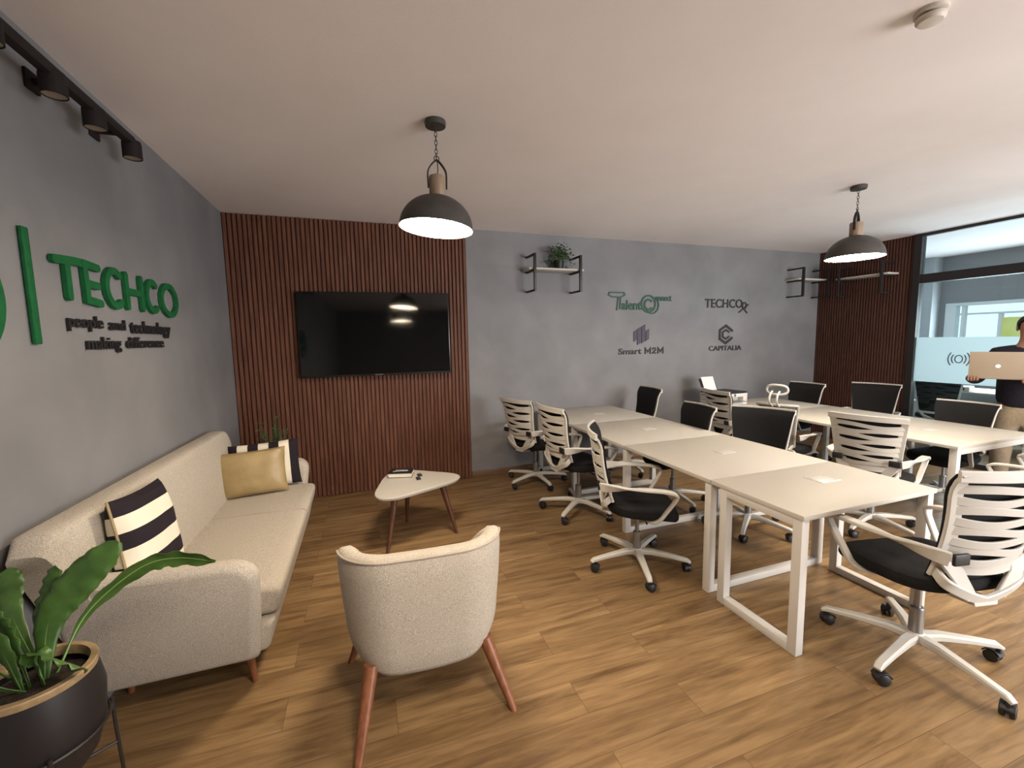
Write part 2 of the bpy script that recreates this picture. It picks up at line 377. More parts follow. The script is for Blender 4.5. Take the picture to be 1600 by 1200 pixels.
# ------------------------------------------------------------------ television
tv = thing('television', 'large black flat television mounted on the slatted wood panel', 'television', (1.347, -.118, 1.70))
link('housing', BX(-.755, .755, -.012, .030, -.432, .432, .006), 'bezel', tv)
link('screen', BX(-.743, .743, -.016, -.011, -.412, .420), 'screen', tv, smooth=False)
link('wall_bracket', BX(-.25, .25, .030, .066, -.2, .2, .004), 'black', tv)
bm = bmesh.new()
for i in range(5): box(bm, -.04+i*.017, -.028+i*.017, -.015, -.0125, -.425, -.418)
link('maker_mark', bm, 'steel', tv, smooth=False)
tv.rotation_euler = (-.03, 0, -.045)

# ------------------------------------------------------------------ pendants
def make_pendant():
    t = thing('pendant_lamp', 'lit dark dome pendant with wooden neck hanging in front of the television wall', 'pendant lamp', (1.645, -2.28, 0), 0, 'dome pendant lamps')
    H = CEIL
    bm = bmesh.new(); lathe(bm, [(.058, H-.001), (.06, H-.012), (.057, H-.03), (.012, H-.034)], 32); link('ceiling_canopy', bm, 'shade', t)
    # chain
    bm = bmesh.new(); z = H-.034; i = 0
    while z > 2.66:
        pts = []
        for k in range(14):
            a = 2*PI*k/14; x, zz = .0075*math.cos(a), .015*math.sin(a)
            pts.append((x, 0, z-.013+zz) if i % 2 else (0, x, z-.013+zz))
        tube(bm, pts, .0022, 6, closed=True); z -= .0235; i += 1
    link('chain', bm, 'shade', t)
    zt = z
    bm = bmesh.new(); tube(bm, [(.014*math.cos(a), 0, zt-.004+.014*math.sin(a)) for a in [i*2*PI/16 for i in range(16)]], .003, 8, closed=True)
    link('hanging_ring', bm, 'shade', t)
    bm = bmesh.new()
    pts = [(-.052, 0, 2.49), (-.053, 0, 2.57), (-.040, 0, 2.605), (-.015, 0, 2.635), (0, 0, zt-.014), (.015, 0, 2.635), (.040, 0, 2.605), (.053, 0, 2.57), (.052, 0, 2.49)]
    ribbon(bm, crv(pts, 32), .020, .007, (0, 1, 0)); link('strap_handle', bm, 'black', t)
    bm = bmesh.new(); lathe(bm, [(.044, 2.444), (.047, 2.45), (.047, 2.548), (.043, 2.556), (.01, 2.556)], 28); link('wooden_neck', bm, 'neck_wood', t)
    bm = bmesh.new(); tube(bm, crv([(0, 0, 2.556), (.006, .0, 2.60), (0, 0, zt)], 8), .003, 6); link('cord', bm, 'black', t)
    R, zr, hh = .208, 2.262, .185
    prof = [(R+.002, zr), (R+.002, zr+.012)]
    for k in range(1, 15):
        a = PI/2*k/15*.95; prof.append((R*math.cos(a)**.95, zr+.012+(hh-.012)*math.sin(a)**1.05))
    prof.append((.044, zr+hh)); pin = [(r-.005 if r > .05 else r-.002, z_-.004 if i else z_) for i, (r, z_) in enumerate(prof)][::-1]
    bm = bmesh.new(); lathe(bm, prof+[(.03, zr+hh)], 56, cap=False); link('lamp_shade', bm, 'shade', t)
    bm = bmesh.new(); lathe(bm, [(R+.002, zr)]+[(r-.004, z_-.004) for r, z_ in prof[1:]], 56, cap=False); link('shade_lining', bm, 'shade_in', t)
    bm = bmesh.new(); pr = [(.001, zr+.012)]+[(R*.955*s, zr+.012+.022*s*s) for s in (.2, .4, .6, .8, .93, 1.0)]+[(R*.9, zr+.05), (.001, zr+.05)]
    lathe(bm, pr, 48, cap=False); link('diffuser', bm, 'lamp', t)
    return t
pend = make_pendant()
dup(pend, (5.22, -2.25, 0), .3, 'lit dark dome pendant with wooden neck hanging above the two rows of white desks')
dup(pend, (1.575, -4.26, 0), .1, 'lit pendant lamp cut off by the top edge of the photo')
dup(pend, (5.15, -4.35, 0), .8, 'lit dark dome pendant added out of view to light the room, behind the nearest office chair')  # unseen fourth pendant, added only for its light
for c_ in pend.children:                                    # the shade of the first pendant hangs slightly crooked
    if c_.name.split('.')[0] in ('lamp_shade', 'shade_lining', 'diffuser'):
        Rt = Matrix.Rotation(math.radians(4.5), 4, 'Y'); pv = V((0, 0, 2.45))
        c_.matrix_basis = Matrix.Translation(pv) @ Rt @ Matrix.Translation(-pv)

# smoke detector
bm = bmesh.new(); lathe(bm, [(.052, CEIL), (.052, CEIL-.012), (.045, CEIL-.016)], 32, cap=True)
det = thing('smoke_detector', 'round cream smoke detector on the ceiling', 'smoke detector', (3.335, -3.68, 0)); link('base_plate', bm, 'detector', det)
bm = bmesh.new(); lathe(bm, [(.036, CEIL-.017), (.036, CEIL-.024)], 32); link('vent_ring', bm, 'black', det)
bm = bmesh.new(); lathe(bm, [(.046, CEIL-.024), (.046, CEIL-.034), (.038, CEIL-.044), (.012, CEIL-.047)], 32); link('cover', bm, 'detector', det)

# ------------------------------------------------------------------ track spotlight bar on the left wall
tr = thing('track_light', 'black spotlight bar with round heads high on the left wall', 'track light', (0, -2.5, 2.665))
bm = bmesh.new(); box(bm, .100, .140, -1.0, .50, -.016, .026, .006)
link('track_bar', bm, 'black_matte', tr)
for y in (-.6, .0, .42):
    bm = bmesh.new(); box(bm, .0, .11, y-.012, y+.012, -.002, .018, .003); box(bm, .0, .012, y-.04, y+.04, -.03, .045, .004); link('wall_bracket', bm, 'black_matte', tr)
for y in (-.42, -.10, .17, .50):
    bm = bmesh.new(); lathe(bm, [(.012, .012), (.038, .006), (.041, -.01), (.041, -.078), (.038, -.080), (.036, -.068)], 24, c=(.12, y, 0), cap=False)
    box(bm, .108, .132, y-.03, y+.03, -.005, .03, .006)
    h = link('spotlight_head', bm, 'black_matte', tr)
    bm = bmesh.new(); lathe(bm, [(.001, -.070), (.037, -.075), (.037, -.068), (.001, -.062)], 24, c=(.12, y, 0)); link('lens', bm, 'lens', h)

# ------------------------------------------------------------------ wall signs
STROKE_N = [0]
def stroke2d(bm, pts, wd, f, h0, h1, closed=False):
    """one continuous flat stroke with round caps along a 2D polyline"""
    P = [V((p[0], p[1])) for p in pts]
    if closed or (P[0]-P[-1]).length < 1e-5:
        closed = True
        if (P[0]-P[-1]).length < 1e-5: P = P[:-1]
    STROKE_N[0] = (STROKE_N[0]+1) % 7; h1 = h1+STROKE_N[0]*.00035; r = wd/2; n = len(P)
    def nrm(i):
        a = P[(i-1) % n] if (closed or i > 0) else None; b = P[(i+1) % n] if (closed or i < n-1) else None
        d1 = (P[i]-a).normalized() if a is not None else None; d2 = (b-P[i]).normalized() if b is not None else None
        if d1 is None: d1 = d2
        if d2 is None: d2 = d1
        t = (d1+d2); t = t.normalized() if t.length > 1e-6 else d1; m = V((-t.y, t.x)); c = max(.45, m.dot(V((-d1.y, d1.x))))
        return m*(r/c), t
    L, Q = [], []
    for i in range(n):
        m, t = nrm(i); L.append(P[i]+m); Q.append(P[i]-m)
    def ring(a, b): return [f(a.x, a.y, h0), f(a.x, a.y, h1), f(b.x, b.y, h1), f(b.x, b.y, h0)]
    rings = [ring(a, b) for a, b in zip(L, Q)]
    if closed:
        vr = [[bm.verts.new(p) for p in q] for q in rings]
        for i in range(n):
            a, b = vr[i], vr[(i+1) % n]
            for k in range(4): bm.faces.new((a[k], a[(k+1) % 4], b[(k+1) % 4], b[k]))
        return
    head, tail = [], []
    for k in range(5, 0, -1):
        a = PI/2*k/5.4; m, t = nrm(0); c, s_ = math.cos(a), math.sin(a); o = P[0]-t*r*s_; mm = m.normalized()*r*c; head.append(ring(o+mm, o-mm))
    for k in range(1, 6):
        a = PI/2*k/5.4; m, t = nrm(n-1); c, s_ = math.cos(a), math.sin(a); o = P[-1]+t*r*s_; mm = m.normalized()*r*c; tail.append(ring(o+mm, o-mm))
    loft(bm, head+rings+tail)
def arc(cx, cy, rx, ry, a0, a1, n=14):
    return [(cx+rx*math.cos(math.radians(a0+(a1-a0)*i/n)), cy+ry*math.sin(math.radians(a0+(a1-a0)*i/n))) for i in range(n+1)]
def text_bm(s, width, height, bold=.0, ext=.006):
    """text fitted in [0,width]x[0,height] in XY (cap/ink box), thickness along Z"""
    c = D.curves.new('txt', 'FONT'); c.body = s; c.size = 1; c.offset = bold; c.extrude = .5; c.resolution_u = 3
    o = D.objects.new('txt', c); COL.objects.link(o)
    dg = bpy.context.evaluated_depsgraph_get(); dg.update(); me = D.meshes.new_from_object(o.evaluated_get(dg))
    bm = bmesh.new(); bm.from_mesh(me); D.objects.remove(o, do_unlink=True); D.meshes.remove(me)
    xs = [v.co.x for v in bm.verts]; ys = [v.co.y for v in bm.verts]
    x0, x1, y0, y1 = min(xs), max(xs), min(ys), max(ys)
    for v in bm.verts: v.co = V(((v.co.x-x0)/(x1-x0)*width, (v.co.y-y0)/(y1-y0)*height, (v.co.z+.5)*ext))
    return bm
def put(bm, fn):
    for v in bm.verts: v.co = fn(v.co)
    return bm
# left wall sign (u runs along +Y, v is Z, thickness along +X)
SG = V((0, -2.0, 1.8))
sg = thing('company_sign', 'green raised TECHCO lettering with emblem, upright bar and black tagline on the left wall', 'wall sign', SG)
fl = lambda u, v, h: V((.004+h, u-SG.y, v-SG.z))
WD = .036
letters = [
    [[(-2.52, 1.985), (-2.40, 1.995), (-2.325, 1.998)], [(-2.445, 1.975), (-2.445, 1.838)]],
    [[(-2.318, 1.975), (-2.315, 1.835), (-2.215, 1.826)], [(-2.315, 1.910), (-2.225, 1.907)], [(-2.325, 1.998), (-2.215, 1.992)]],
    [arc(-2.075, 1.915, .078, .088, 50, 310)],
    [[(-1.955, 2.0), (-1.955, 1.832)], [(-1.79, 2.0), (-1.79, 1.832)], [(-1.955, 1.915), (-1.79, 1.915)]],
    [arc(-1.655, 1.915, .075, .085, 52, 308)],
    [arc(-1.42, 1.912, .115, .092, 0, 360, 28)],
]
for L_ in letters:
    bm = bmesh.new()
    for s_ in L_: stroke2d(bm, s_, WD, fl, 0, .016)
    link('letter', bm, 'green', sg)
bm = bmesh.new(); box(bm, .004, .018, -2.688-SG.y, -2.650-SG.y, 1.635-SG.z, 2.075-SG.z, .004); link('upright_bar', bm, 'green', sg)
bm = bmesh.new(); stroke2d(bm, arc(-3.042, 1.79, .2, .2, 0, 360, 40), .05, fl, 0, .016); stroke2d(bm, arc(-3.042, 1.79, .1, .1, 0, 300, 24), .04, fl, 0, .016); link('round_emblem', bm, 'green', sg)
for s_, a, b, z0, z1 in (('people', -2.468, -2.205, 1.690, 1.764), ('and', -2.15, -2.00, 1.703, 1.758), ('technology', -1.945, -1.437, 1.668, 1.762), ('making', -2.352, -2.062, 1.590, 1.668), ('difference', -2.005, -1.555, 1.610, 1.670)):
    bm = text_bm(s_, b-a, z1-z0, .012, .010)
    put(bm, lambda c: V((.004+c.z, a-SG.y+c.x, z0-SG.z+c.y)))
    link('tagline_word', bm, 'ink', sg, smooth=False)
# back wall logos (u = X, v = Z, thickness toward -Y)
def bsign(name, label, origin):
    t = thing(name, label, 'wall logo', (origin[0], 0, origin[1])); return t, (lambda u, v, h: V((u-origin[0], -.002-h, v-origin[1])))
def btext(t, f, s, x0, x1, z0, z1, m, bold=.01, name='lettering'):
    bm = text_bm(s, x1-x0, z1-z0, bold, .008); put(bm, lambda c: f(x0+c.x, z0+c.y, c.z)); return link(name, bm, m, t, smooth=False)
t, f = bsign('wall_logo', 'dark green Talent Connect logo on the back wall, right of the plant shelf', (4.68, 2.08))
bm = bmesh.new(); stroke2d(bm, [(4.19, 2.165), (4.205, 2.195), (4.42, 2.195), (4.435, 2.165), (4.37, 2.135), (4.24, 2.14), (4.19, 2.165)], .016, f, 0, .008)
stroke2d(bm, [(4.335, 2.13), (4.315, 1.975)], .018, f, 0, .008); stroke2d(bm, [(4.37, 2.13), (4.36, 1.985)], .014, f, 0, .008); link('letter', bm, 'green_dark', t)
btext(t, f, 'alent', 4.385, 4.69, 1.975, 2.10, 'green_dark', .02)
bm = bmesh.new(); stroke2d(bm, arc(4.80, 2.055, .108, .108, 0, 360, 30), .022, f, 0, .008); stroke2d(bm, arc(4.80, 2.045, .062, .065, 45, 315, 16), .026, f, 0, .008)
stroke2d(bm, arc(4.86, 2.04, .10, .11, -160, 60, 16), .016, f, .001, .009); link('round_emblem', bm, 'green_dark', t)
btext(t, f, 'onnect', 4.90, 5.17, 2.095, 2.165, 'green_dark', .015)
t, f = bsign('wall_logo', 'charcoal TECHCO logo with a ribbon mark on the back wall, right of the green one', (6.1, 2.07))
btext(t, f, 'TECHCO', 5.74, 6.42, 2.01, 2.135, 'ink_soft', .012)
bm = bmesh.new(); stroke2d(bm, arc(6.455, 2.045, .035, .045, 0, 360, 16), .016, f, .001, .010); stroke2d(bm, [(6.36, 1.95), (6.53, 2.06)], .018, f, 0, .009); stroke2d(bm, [(6.42, 2.02), (6.51, 1.945)], .018, f, .0005, .0095)
link('ribbon_mark', bm, 'ink_soft', t)
t, f = bsign('wall_logo', 'Smart M2M logo with grey violet blocks on the back wall below the green logo', (4.7, 1.55))
btext(t, f, 'Smart', 4.345, 4.70, 1.395, 1.475, 'ink_soft', .014)
for ps in ([(4.76, 1.40), (4.76, 1.47), (4.80, 1.42), (4.84, 1.47), (4.84, 1.40)], [(4.875, 1.455), (4.89, 1.47), (4.92, 1.468), (4.925, 1.445), (4.875, 1.402), (4.93, 1.402)], [(4.965, 1.40), (4.965, 1.47), (5.005, 1.42), (5.045, 1.47), (5.045, 1.40)]):
    bm = bmesh.new(); stroke2d(bm, ps, .017, f, 0, .008); link('lettering', bm, 'ink_soft', t)
for (x0, z0, x1, z1) in ((4.575, 1.56, 4.625, 1.70), (4.63, 1.515, 4.69, 1.735), (4.70, 1.535, 4.755, 1.765), (4.765, 1.565, 4.815, 1.705)):
    bm = bmesh.new(); prism(bm, [(x0, z0), (x1, z0+.03), (x1, z1+.02), (x0, z1-.01)], 0, .008, f); link('logo_block', bm, 'purple', t, smooth=False)
t, f = bsign('wall_logo', 'CAPITALIA logo with a hexagonal C on the back wall below the charcoal logo', (6.12, 1.55))
btext(t, f, 'CAPITALIA', 5.83, 6.43, 1.405, 1.475, 'ink_soft', .012)
bm = bmesh.new(); hx = [(6.13+.125*math.cos(math.radians(a)), 1.635+.125*math.sin(math.radians(a))) for a in (25, 90, 150, 210, 270, 335)]; stroke2d(bm, hx, .034, f, 0, .008)
hx = [(6.13+.065*math.cos(math.radians(a)), 1.635+.065*math.sin(math.radians(a))) for a in (30, 90, 150, 210, 270, 330)]; stroke2d(bm, hx, .022, f, .001, .009); link('hexagon_mark', bm, 'ink_soft', t)

# ------------------------------------------------------------------ wall shelves
def shelf(name, label, loc, rz, L_, br, board_ext=(-.06, .06)):
    t = thing('wall_shelf', label, 'shelf', loc, rz, 'black framed wall shelves')
    for x in br:
        bm = bmesh.new(); s = .013
        box(bm, x-s, x+s, -.265, -.235, -.26, .16, .001)
        box(bm, x-s, x+s, -.24, 0, .14, .16, .001); box(bm, x-s, x+s, -.24, 0, -.26, -.24, .001); box(bm, x-s, x+s, -.24, 0, -.035, -.015, .001)
        link('bracket', bm, 'black', t)
    link('shelf_board', BX(br[0]+board_ext[0], br[-1]+board_ext[1], -.225, -.01, -.0149, .007, .002), 'white', t)
    return t
shelf('a', 'white board shelf in black brackets on the back wall holding a trailing plant', (3.08, -.001, 2.425), 0, .6, (0, .58))
shelf('b', 'small shelf in black brackets on the back wall in the far right corner', (7.29, -.001, 2.425), 0, .5, (0, .52), (-.05, .04))
shelf('c', 'small shelf with black brackets mounted on the dark slatted right wall', (RX-.03, -.45, 2.40), -PI/2, .6, (.02, .56))

def leafy(bm, base, n, rad, hgt, size, droop=.5, rnd=None):
    rnd = rnd or random
    for i in range(n):
        a = rnd.uniform(0, 2*PI); r = rad*rnd.uniform(.1, 1)**.7; h = hgt*rnd.uniform(.15, 1)
        tip = V(base)+V((r*math.cos(a), r*math.sin(a), h-droop*r*r/max(rad, .01)))
        tube(bm, crv([base, V(base)+V((r*.3*math.cos(a), r*.3*math.sin(a), h*.8)), tip], 5), .0018, 4, mi=0)
        for j in range(3):
            q = tip+V((rnd.uniform(-1, 1), rnd.uniform(-1, 1), rnd.uniform(-1, 1)))*size*.9
            d = V((rnd.uniform(-1, 1), rnd.uniform(-1, 1), rnd.uniform(-.8, .4))).normalized(); s = d.cross(V((rnd.uniform(-.4, .4), rnd.uniform(-.4, .4), 1))).normalized()
            L_ = size*rnd.uniform(.7, 1.2); W_ = L_*.38; up = s.cross(d)*.003
            pts = [q, q+d*L_*.3+s*W_+up, q+d*L_*.7+s*W_*.7, q+d*L_, q+d*L_*.7-s*W_*.7, q+d*L_*.3-s*W_+up]
            top = [bm.verts.new(p) for p in pts]; bm.faces.new(top)
            lo = [bm.verts.new(p-s.cross(d)*.0015) for p in pts]; bm.faces.new(lo[::-1])
            for k in range(6): bm.faces.new((top[k], lo[k], lo[(k+1) % 6], top[(k+1) % 6]))
pl = thing('potted_plant', 'small trailing green plant in a dark pot on the shelf at the back wall', 'potted plant', (3.44, -.125, 2.433))
bm = bmesh.new(); lathe(bm, [(.035, 0), (.052, .01), (.062, .095), (.064, .10), (.056, .10), (.05, .085), (.002, .085)], 24, cap=True); link('pot', bm, 'pot', pl)
bm = bmesh.new(); leafy(bm, (0, 0, .08), 64, .16, .23, .036)
for v in bm.verts: v.co.y = min(v.co.y, .10)
link('foliage', bm, 'leaf_small', pl, smooth=False)

# ------------------------------------------------------------------ desks
def frame_x(bm, x0, x1, y, zt=.715, s=.05, d=.05):
    box(bm, x0, x0+s, y-d/2, y+d/2, 0, zt, .003); box(bm, x1-s, x1, y-d/2, y+d/2, 0, zt, .003)
    box(bm, x0+s, x1-s, y-d/2, y+d/2, 0.0, .045, .003); box(bm, x0+s, x1-s, y-d/2, y+d/2, zt-.045, zt, .003)
def grommet(par, x, y):
    bm = bmesh.new(); box(bm, x-.065, x+.065, y-.045, y+.045, .7405, .7435, .001); g = link('cable_flap', bm, 'white_steel', par)
    bm = bmesh.new(); box(bm, x-.055, x+.055, y-.038, y-.034, .7436, .7442); link('flap_slot', bm, 'steel', g, smooth=False)
def bench(label, x0, x1, ys, gx):
    t = thing('bench_desk', label, 'desk', (0, 0, 0), 0)
    for a, b in zip(ys, ys[1:]):
        link('desktop', BX(x0, x1, a+.001, b-.001, .715, .7405, .002), 'white', t); grommet(t, gx, (a+b)/2)
    for i, y in enumerate(ys):
        yy = y+.03 if i == 0 else (y-.03 if i == len(ys)-1 else y)
        bm = bmesh.new(); frame_x(bm, x0+.01, x1-.01, yy, .715); link('leg_frame', bm, 'white_steel', t)
    bm = bmesh.new()
    for x in (x0+.2, x1-.25): box(bm, x, x+.05, ys[0]+.055, ys[-1]-.055, .675, .7149)
    link('under_beam', bm, 'white_steel', t)
    # move origin to the base
    c = V(((x0+x1)/2, (ys[0]+ys[-1])/2, 0)); t.location = c
    for ch in t.children: ch.location = -c
    return t
DX0, DX1 = 3.165, 4.205
bench('long white bench desk running from the back wall beside the slatted wood panel', DX0, DX1, [-2.825, -1.895, -.965, -.035], 3.75)
t = thing('end_desk', 'narrow white desk with square leg frames closing the near end of the long bench desk', 'desk', (3.685, -3.12, 0))
c = -t.location
o = link('desktop', BX(DX0, DX1, -3.415, -2.828, .715, .7405, .002), 'white', t); o.location = c
for x in (DX0+.005, DX1-.055):
    bm = bmesh.new(); y0, y1 = -3.405, -2.895
    box(bm, x, x+.05, y0, y0+.05, 0, .715, .003); box(bm, x, x+.05, y1-.05, y1, 0, .715, .003)
    box(bm, x, x+.05, y0+.05, y1-.05, 0, .045, .003); box(bm, x, x+.05, y0+.05, y1-.05, .67, .715, .003)
    o = link('leg_frame', bm, 'white_steel', t); o.location = c
bm = bmesh.new(); box(bm, DX0+.055, DX1-.055, -3.2, -3.15, .675, .7149); o = link('under_beam', bm, 'white_steel', t); o.location = c
bm = bmesh.new(); box(bm, 3.715, 3.875, -3.12, -3.00, .7405, .7435, .001); g = link('cable_flap', bm, 'white_steel', t); g.location = c
bm = bmesh.new(); tube(bm, [(3.73, -3.105, .7436), (3.86, -3.105, .7436), (3.86, -3.015, .7436), (3.73, -3.015, .7436)], .0015, 4, closed=True); link('flap_slot', bm, 'steel', g)
EX0, EX1 = 5.45, 6.56
bench('far white bench desk standing in front of the dark slatted wall', EX0, EX1, [-2.93, -2.073, -1.217, -.36], 5.98)

# ------------------------------------------------------------------ office chairs
def caster_bm():
    bm = bmesh.new()
    for s in (-1, 1):
        x0, x1 = (s*.005, s*.024) if s > 0 else (-.024, -.005)
        rr = [(.020, x0), (.026, x0+.002), (.026, x1-.004), (.020, x1)]
        loft(bm, [[V((x, .012+r*math.cos(2*PI*k/16), .026+r*math.sin(2*PI*k/16))) for k in range(16)] for r, x in rr])
    pts = [V((0, .012+.031*math.cos(a), .026+.031*math.sin(a))) for a in [math.radians(20+14*i) for i in range(11)]]
    ribbon(bm, pts, .044, .005, (1, 0, 0))
    tube(bm, [(0, -.006, .045), (0, -.006, .072)], .009, 8)
    box(bm, -.006, .006, -.012, .02, .02, .05)
    return bm
def back_pt(u, v, off=0.0):
    z = .50+.475*v; hw = .188+.062*v**1.25
    y = -.205-.095*v-.018*math.sin(PI*min(1, v*1.1))+.045*u*u-.032*max(0, (v-.78)/.22)**2
    return V((u*hw, y-off, z))
def make_office_chair():
    t = thing('office_chair', '', 'office chair', (0, 0, 0), 0, 'white framed office chairs')
    bm = bmesh.new(); lathe(bm, [(.034, .075), (.040, .08), (.038, .115), (.030, .125)], 20)
    for k in range(5):
        a = 2*PI*k/5+PI/2; d = V((math.cos(a), math.sin(a), 0))
        pts = [d*.02+V((0, 0, .100)), d*.10+V((0, 0, .106)), d*.23+V((0, 0, .096)), d*.33+V((0, 0, .084)), d*.352+V((0, 0, .072))]
        ribbon(bm, pts, [.052, .046, .038, .034, .028], [.038, .036, .028, .026, .014], [V((-d.y, d.x, 0))]*5)
    link('star_base', bm, 'plastic', t)
    cb = None
    for k in range(5):
        a = 2*PI*k/5+PI/2; d = V((math.cos(a), math.sin(a), 0))
        if cb is None: cb = link('caster', caster_bm(), 'rubber', t); o = cb
        else: o = cb.copy(); COL.objects.link(o); o.parent = t
        o.location = d*.335; o.rotation_euler = (0, 0, a+PI/2+random.choice((-.6, .5, .9, -1.1)))
    bm = bmesh.new(); lathe(bm, [(.027, .12), (.027, .24), (.023, .245), (.014, .246), (.014, .40)], 16); link('gas_column', bm, 'steel', t)
    bm = bmesh.new(); box(bm, -.075, .075, -.12, .10, .385, .420, .008); tube(bm, [(.06, .03, .395), (.17, .035, .39), (.2, .035, .385)], .006, 6); link('tilt_mechanism', bm, 'rubber', t)
    # seat cushion
    bm = bmesh.new(); rings = []
    for (s, z) in ((.90, .418), (.97, .424), (1.0, .440), (1.0, .458), (.975, .474), (.90, .484), (.7, .488)):
        r = []
        for k in range(40):
            a = 2*PI*k/40; c_, s_ = math.cos(a), math.sin(a); e = .5
            x = .243*s*math.copysign(abs(c_)**e, c_); y = .235*s*math.copysign(abs(s_)**e, s_)+.02
            x *= 1-.12*max(0, -(y-.02)/.235)
            zz = z - (.035*max(0, (y-.10)/.15)**2 if y > .1 else 0) + (.018*(-(y)/.2)**2 if y < 0 else 0)
            r.append(V((x, y, zz)))
        rings.append(r)
    loft(bm, rings); link('seat', bm, 'seat', t)
    # slatted back frame
    bm = bmesh.new(); nU = 20; us = [-1+2*i/nU for i in range(nU+1)]
    for s in (-1, 1):                                    # uprights
        vs = [i/14 for i in range(15)]
        ribbon(bm, [back_pt(s*(1-.020/.22), .05+v*.95, .010) for v in vs], [.062-.018*v for v in vs], .016, (1, .18*s, 0))
    ribbon(bm, [back_pt(u, .985, .012) for u in us], .045, .016, (0, 0, 1))     # top bar
    for k in range(8):
        v0 = .225+.091*k; A = .019*(-1)**k
        pts = [back_pt(u*.95, v0+A*math.sin(PI*u)-.012*(1-u*u), .012+.018*(1-abs(u)**3)) for u in us]
        ribbon(bm, pts, [.030+.006*abs(u) for u in us], .009, (0, -.15, 1))
    ribbon(bm, [back_pt(u, .135, .012+.012*(1-u*u)) for u in us], .048, .014, (0, 0, 1))
    for s in (-1, 1):                                    # V-shaped carrier down to the mechanism
        ribbon(bm, crv([back_pt(s*.97, .10, .012), V((s*.185, -.232, .512)), V((s*.12, -.243, .472)), V((s*.05, -.240, .440)), V((0, -.236, .424))], 16), .042, .018, (0, -.3, 1))
        ribbon(bm, [back_pt(s*.86, .22, .014), V((s*.13, -.240, .53)), V((s*.070, -.240, .445))], [.075, .060, .050], .014, (1, 0, .2))
    ribbon(bm, [(0, -.245, .418), (0, -.16, .405), (0, -.05, .400)], [.11, .10, .09], .022, (1, 0, 0))
    link('backrest_frame', bm, 'plastic', t)
    # front mesh
    bm = bmesh.new(); nv = 14
    fr = [[back_pt(u*.985, v/nv*1.0, -.008) for u in us] for v in range(nv+1)]; bk = [[back_pt(u*.985, v/nv*1.0, -.001) for u in us] for v in range(nv+1)]
    loft(bm, [a+b[::-1] for a, b in zip(fr, bk)])
    link('backrest_mesh', bm, 'mesh', t)
    for s in (-1, 1):
        bm = bmesh.new()
        pts = crv([(s*.215, -.262, .628), (s*.252, -.212, .638), (s*.275, -.10, .643), (s*.282, .06, .640), (s*.283, .155, .632), (s*.281, .200, .615), (s*.276, .200, .585), (s*.262, .150, .50), (s*.250, .105, .435), (s*.215, .06, .408), (s*.10, .03, .405)], 44)
        n = len(pts)
        wd = [.058 if i < 8 else (.050 if i < 24 else .036) for i in range(n)]
        sd = []
        for i in range(n):
            q = min(1, max(0, (i-2)/10)); sd.append(V((s*q, -.1, 1-q)) if i < 14 else V((1*s, 0, 0)))
        ribbon(bm, pts, wd, .017, sd); link('armrest', bm, 'plastic', t)
        bm = bmesh.new(); box(bm, s*.178-.034, s*.178+.034, -.279, -.266, .606, .652, .003); link('arm_joint', bm, 'rubber', t)
    return t
ch0 = make_office_chair()
PH = PI/2
# (x, y, rotation, label)   rotation 0 = faces +Y ; -PH = faces +X ; PH = faces -X
chairs = [
    (2.975, -.455, -1.187, 36, 1, 'white slat-back office chair farthest left, by the back wall at the long desk'),
    (3.04, -1.35, -1.50, 0, 1.04, 'white slat-back office chair, middle of the three on the left of the long desk'),
    (2.97, -2.36, -2.06, 60, 1.01, 'white slat-back office chair on the left of the long desk, nearest of those three'),
    (3.73, -3.60, -.20, -34, 1.08, 'large nearest white slat-back office chair at the end of the narrow desk'),
    (4.20, -.44, 1.43, 20, 1.02, 'black mesh office chair against the back wall, right of the long desk'),
    (4.01, -1.48, 1.46, 20, .965, 'black mesh office chair right of the long desk, in front of the printer chair'),
    (4.20, -2.19, 2.02, 10, 1.0, 'black mesh office chair right of the long desk, in front of the headrest chair'),
    (5.36, -.96, -1.72, 30, 1, 'white slat-back office chair facing the printer on the far desk'),
    (5.13, -2.56, -1.257, 30, 1, 'white slat-back office chair between the two desks, left of the far desk'),
    (6.46, -.77, 1.52, 0, .99, 'black mesh office chair behind the far desk, just right of the headrest chair'),
    (6.97, -1.37, 1.83, 0, 1, 'black mesh office chair in front of the dark slatted wall'),
    (6.43, -2.40, 1.56, 0, .95, 'black mesh office chair in front of the glass partition'),
    (5.90, -3.22, .1, 10, 1, 'office chair pushed under the near end of the far desk'),
]
def turn_base(root, deg):
    a = math.radians(deg); Rz = Matrix.Rotation(a, 3, 'Z')
    for c in root.children:
        nm = c.name.split('.')[0]
        if nm in ('star_base', 'caster'):
            c.location = Rz @ c.location; c.rotation_euler = (0, 0, c.rotation_euler.z+a)
base_turn = []
for i, (x, y, rz, bt, sc, lab) in enumerate(chairs):
    if i == 0: ch0.location = (x, y, 0); ch0.rotation_euler = (0, 0, rz); ch0['label'] = lab; r_ = ch0
    else: r_ = dup(ch0, (x, y, 0), rz, lab, scale=sc)
    base_turn.append((r_, bt))
for r_, bt in base_turn: turn_base(r_, bt)
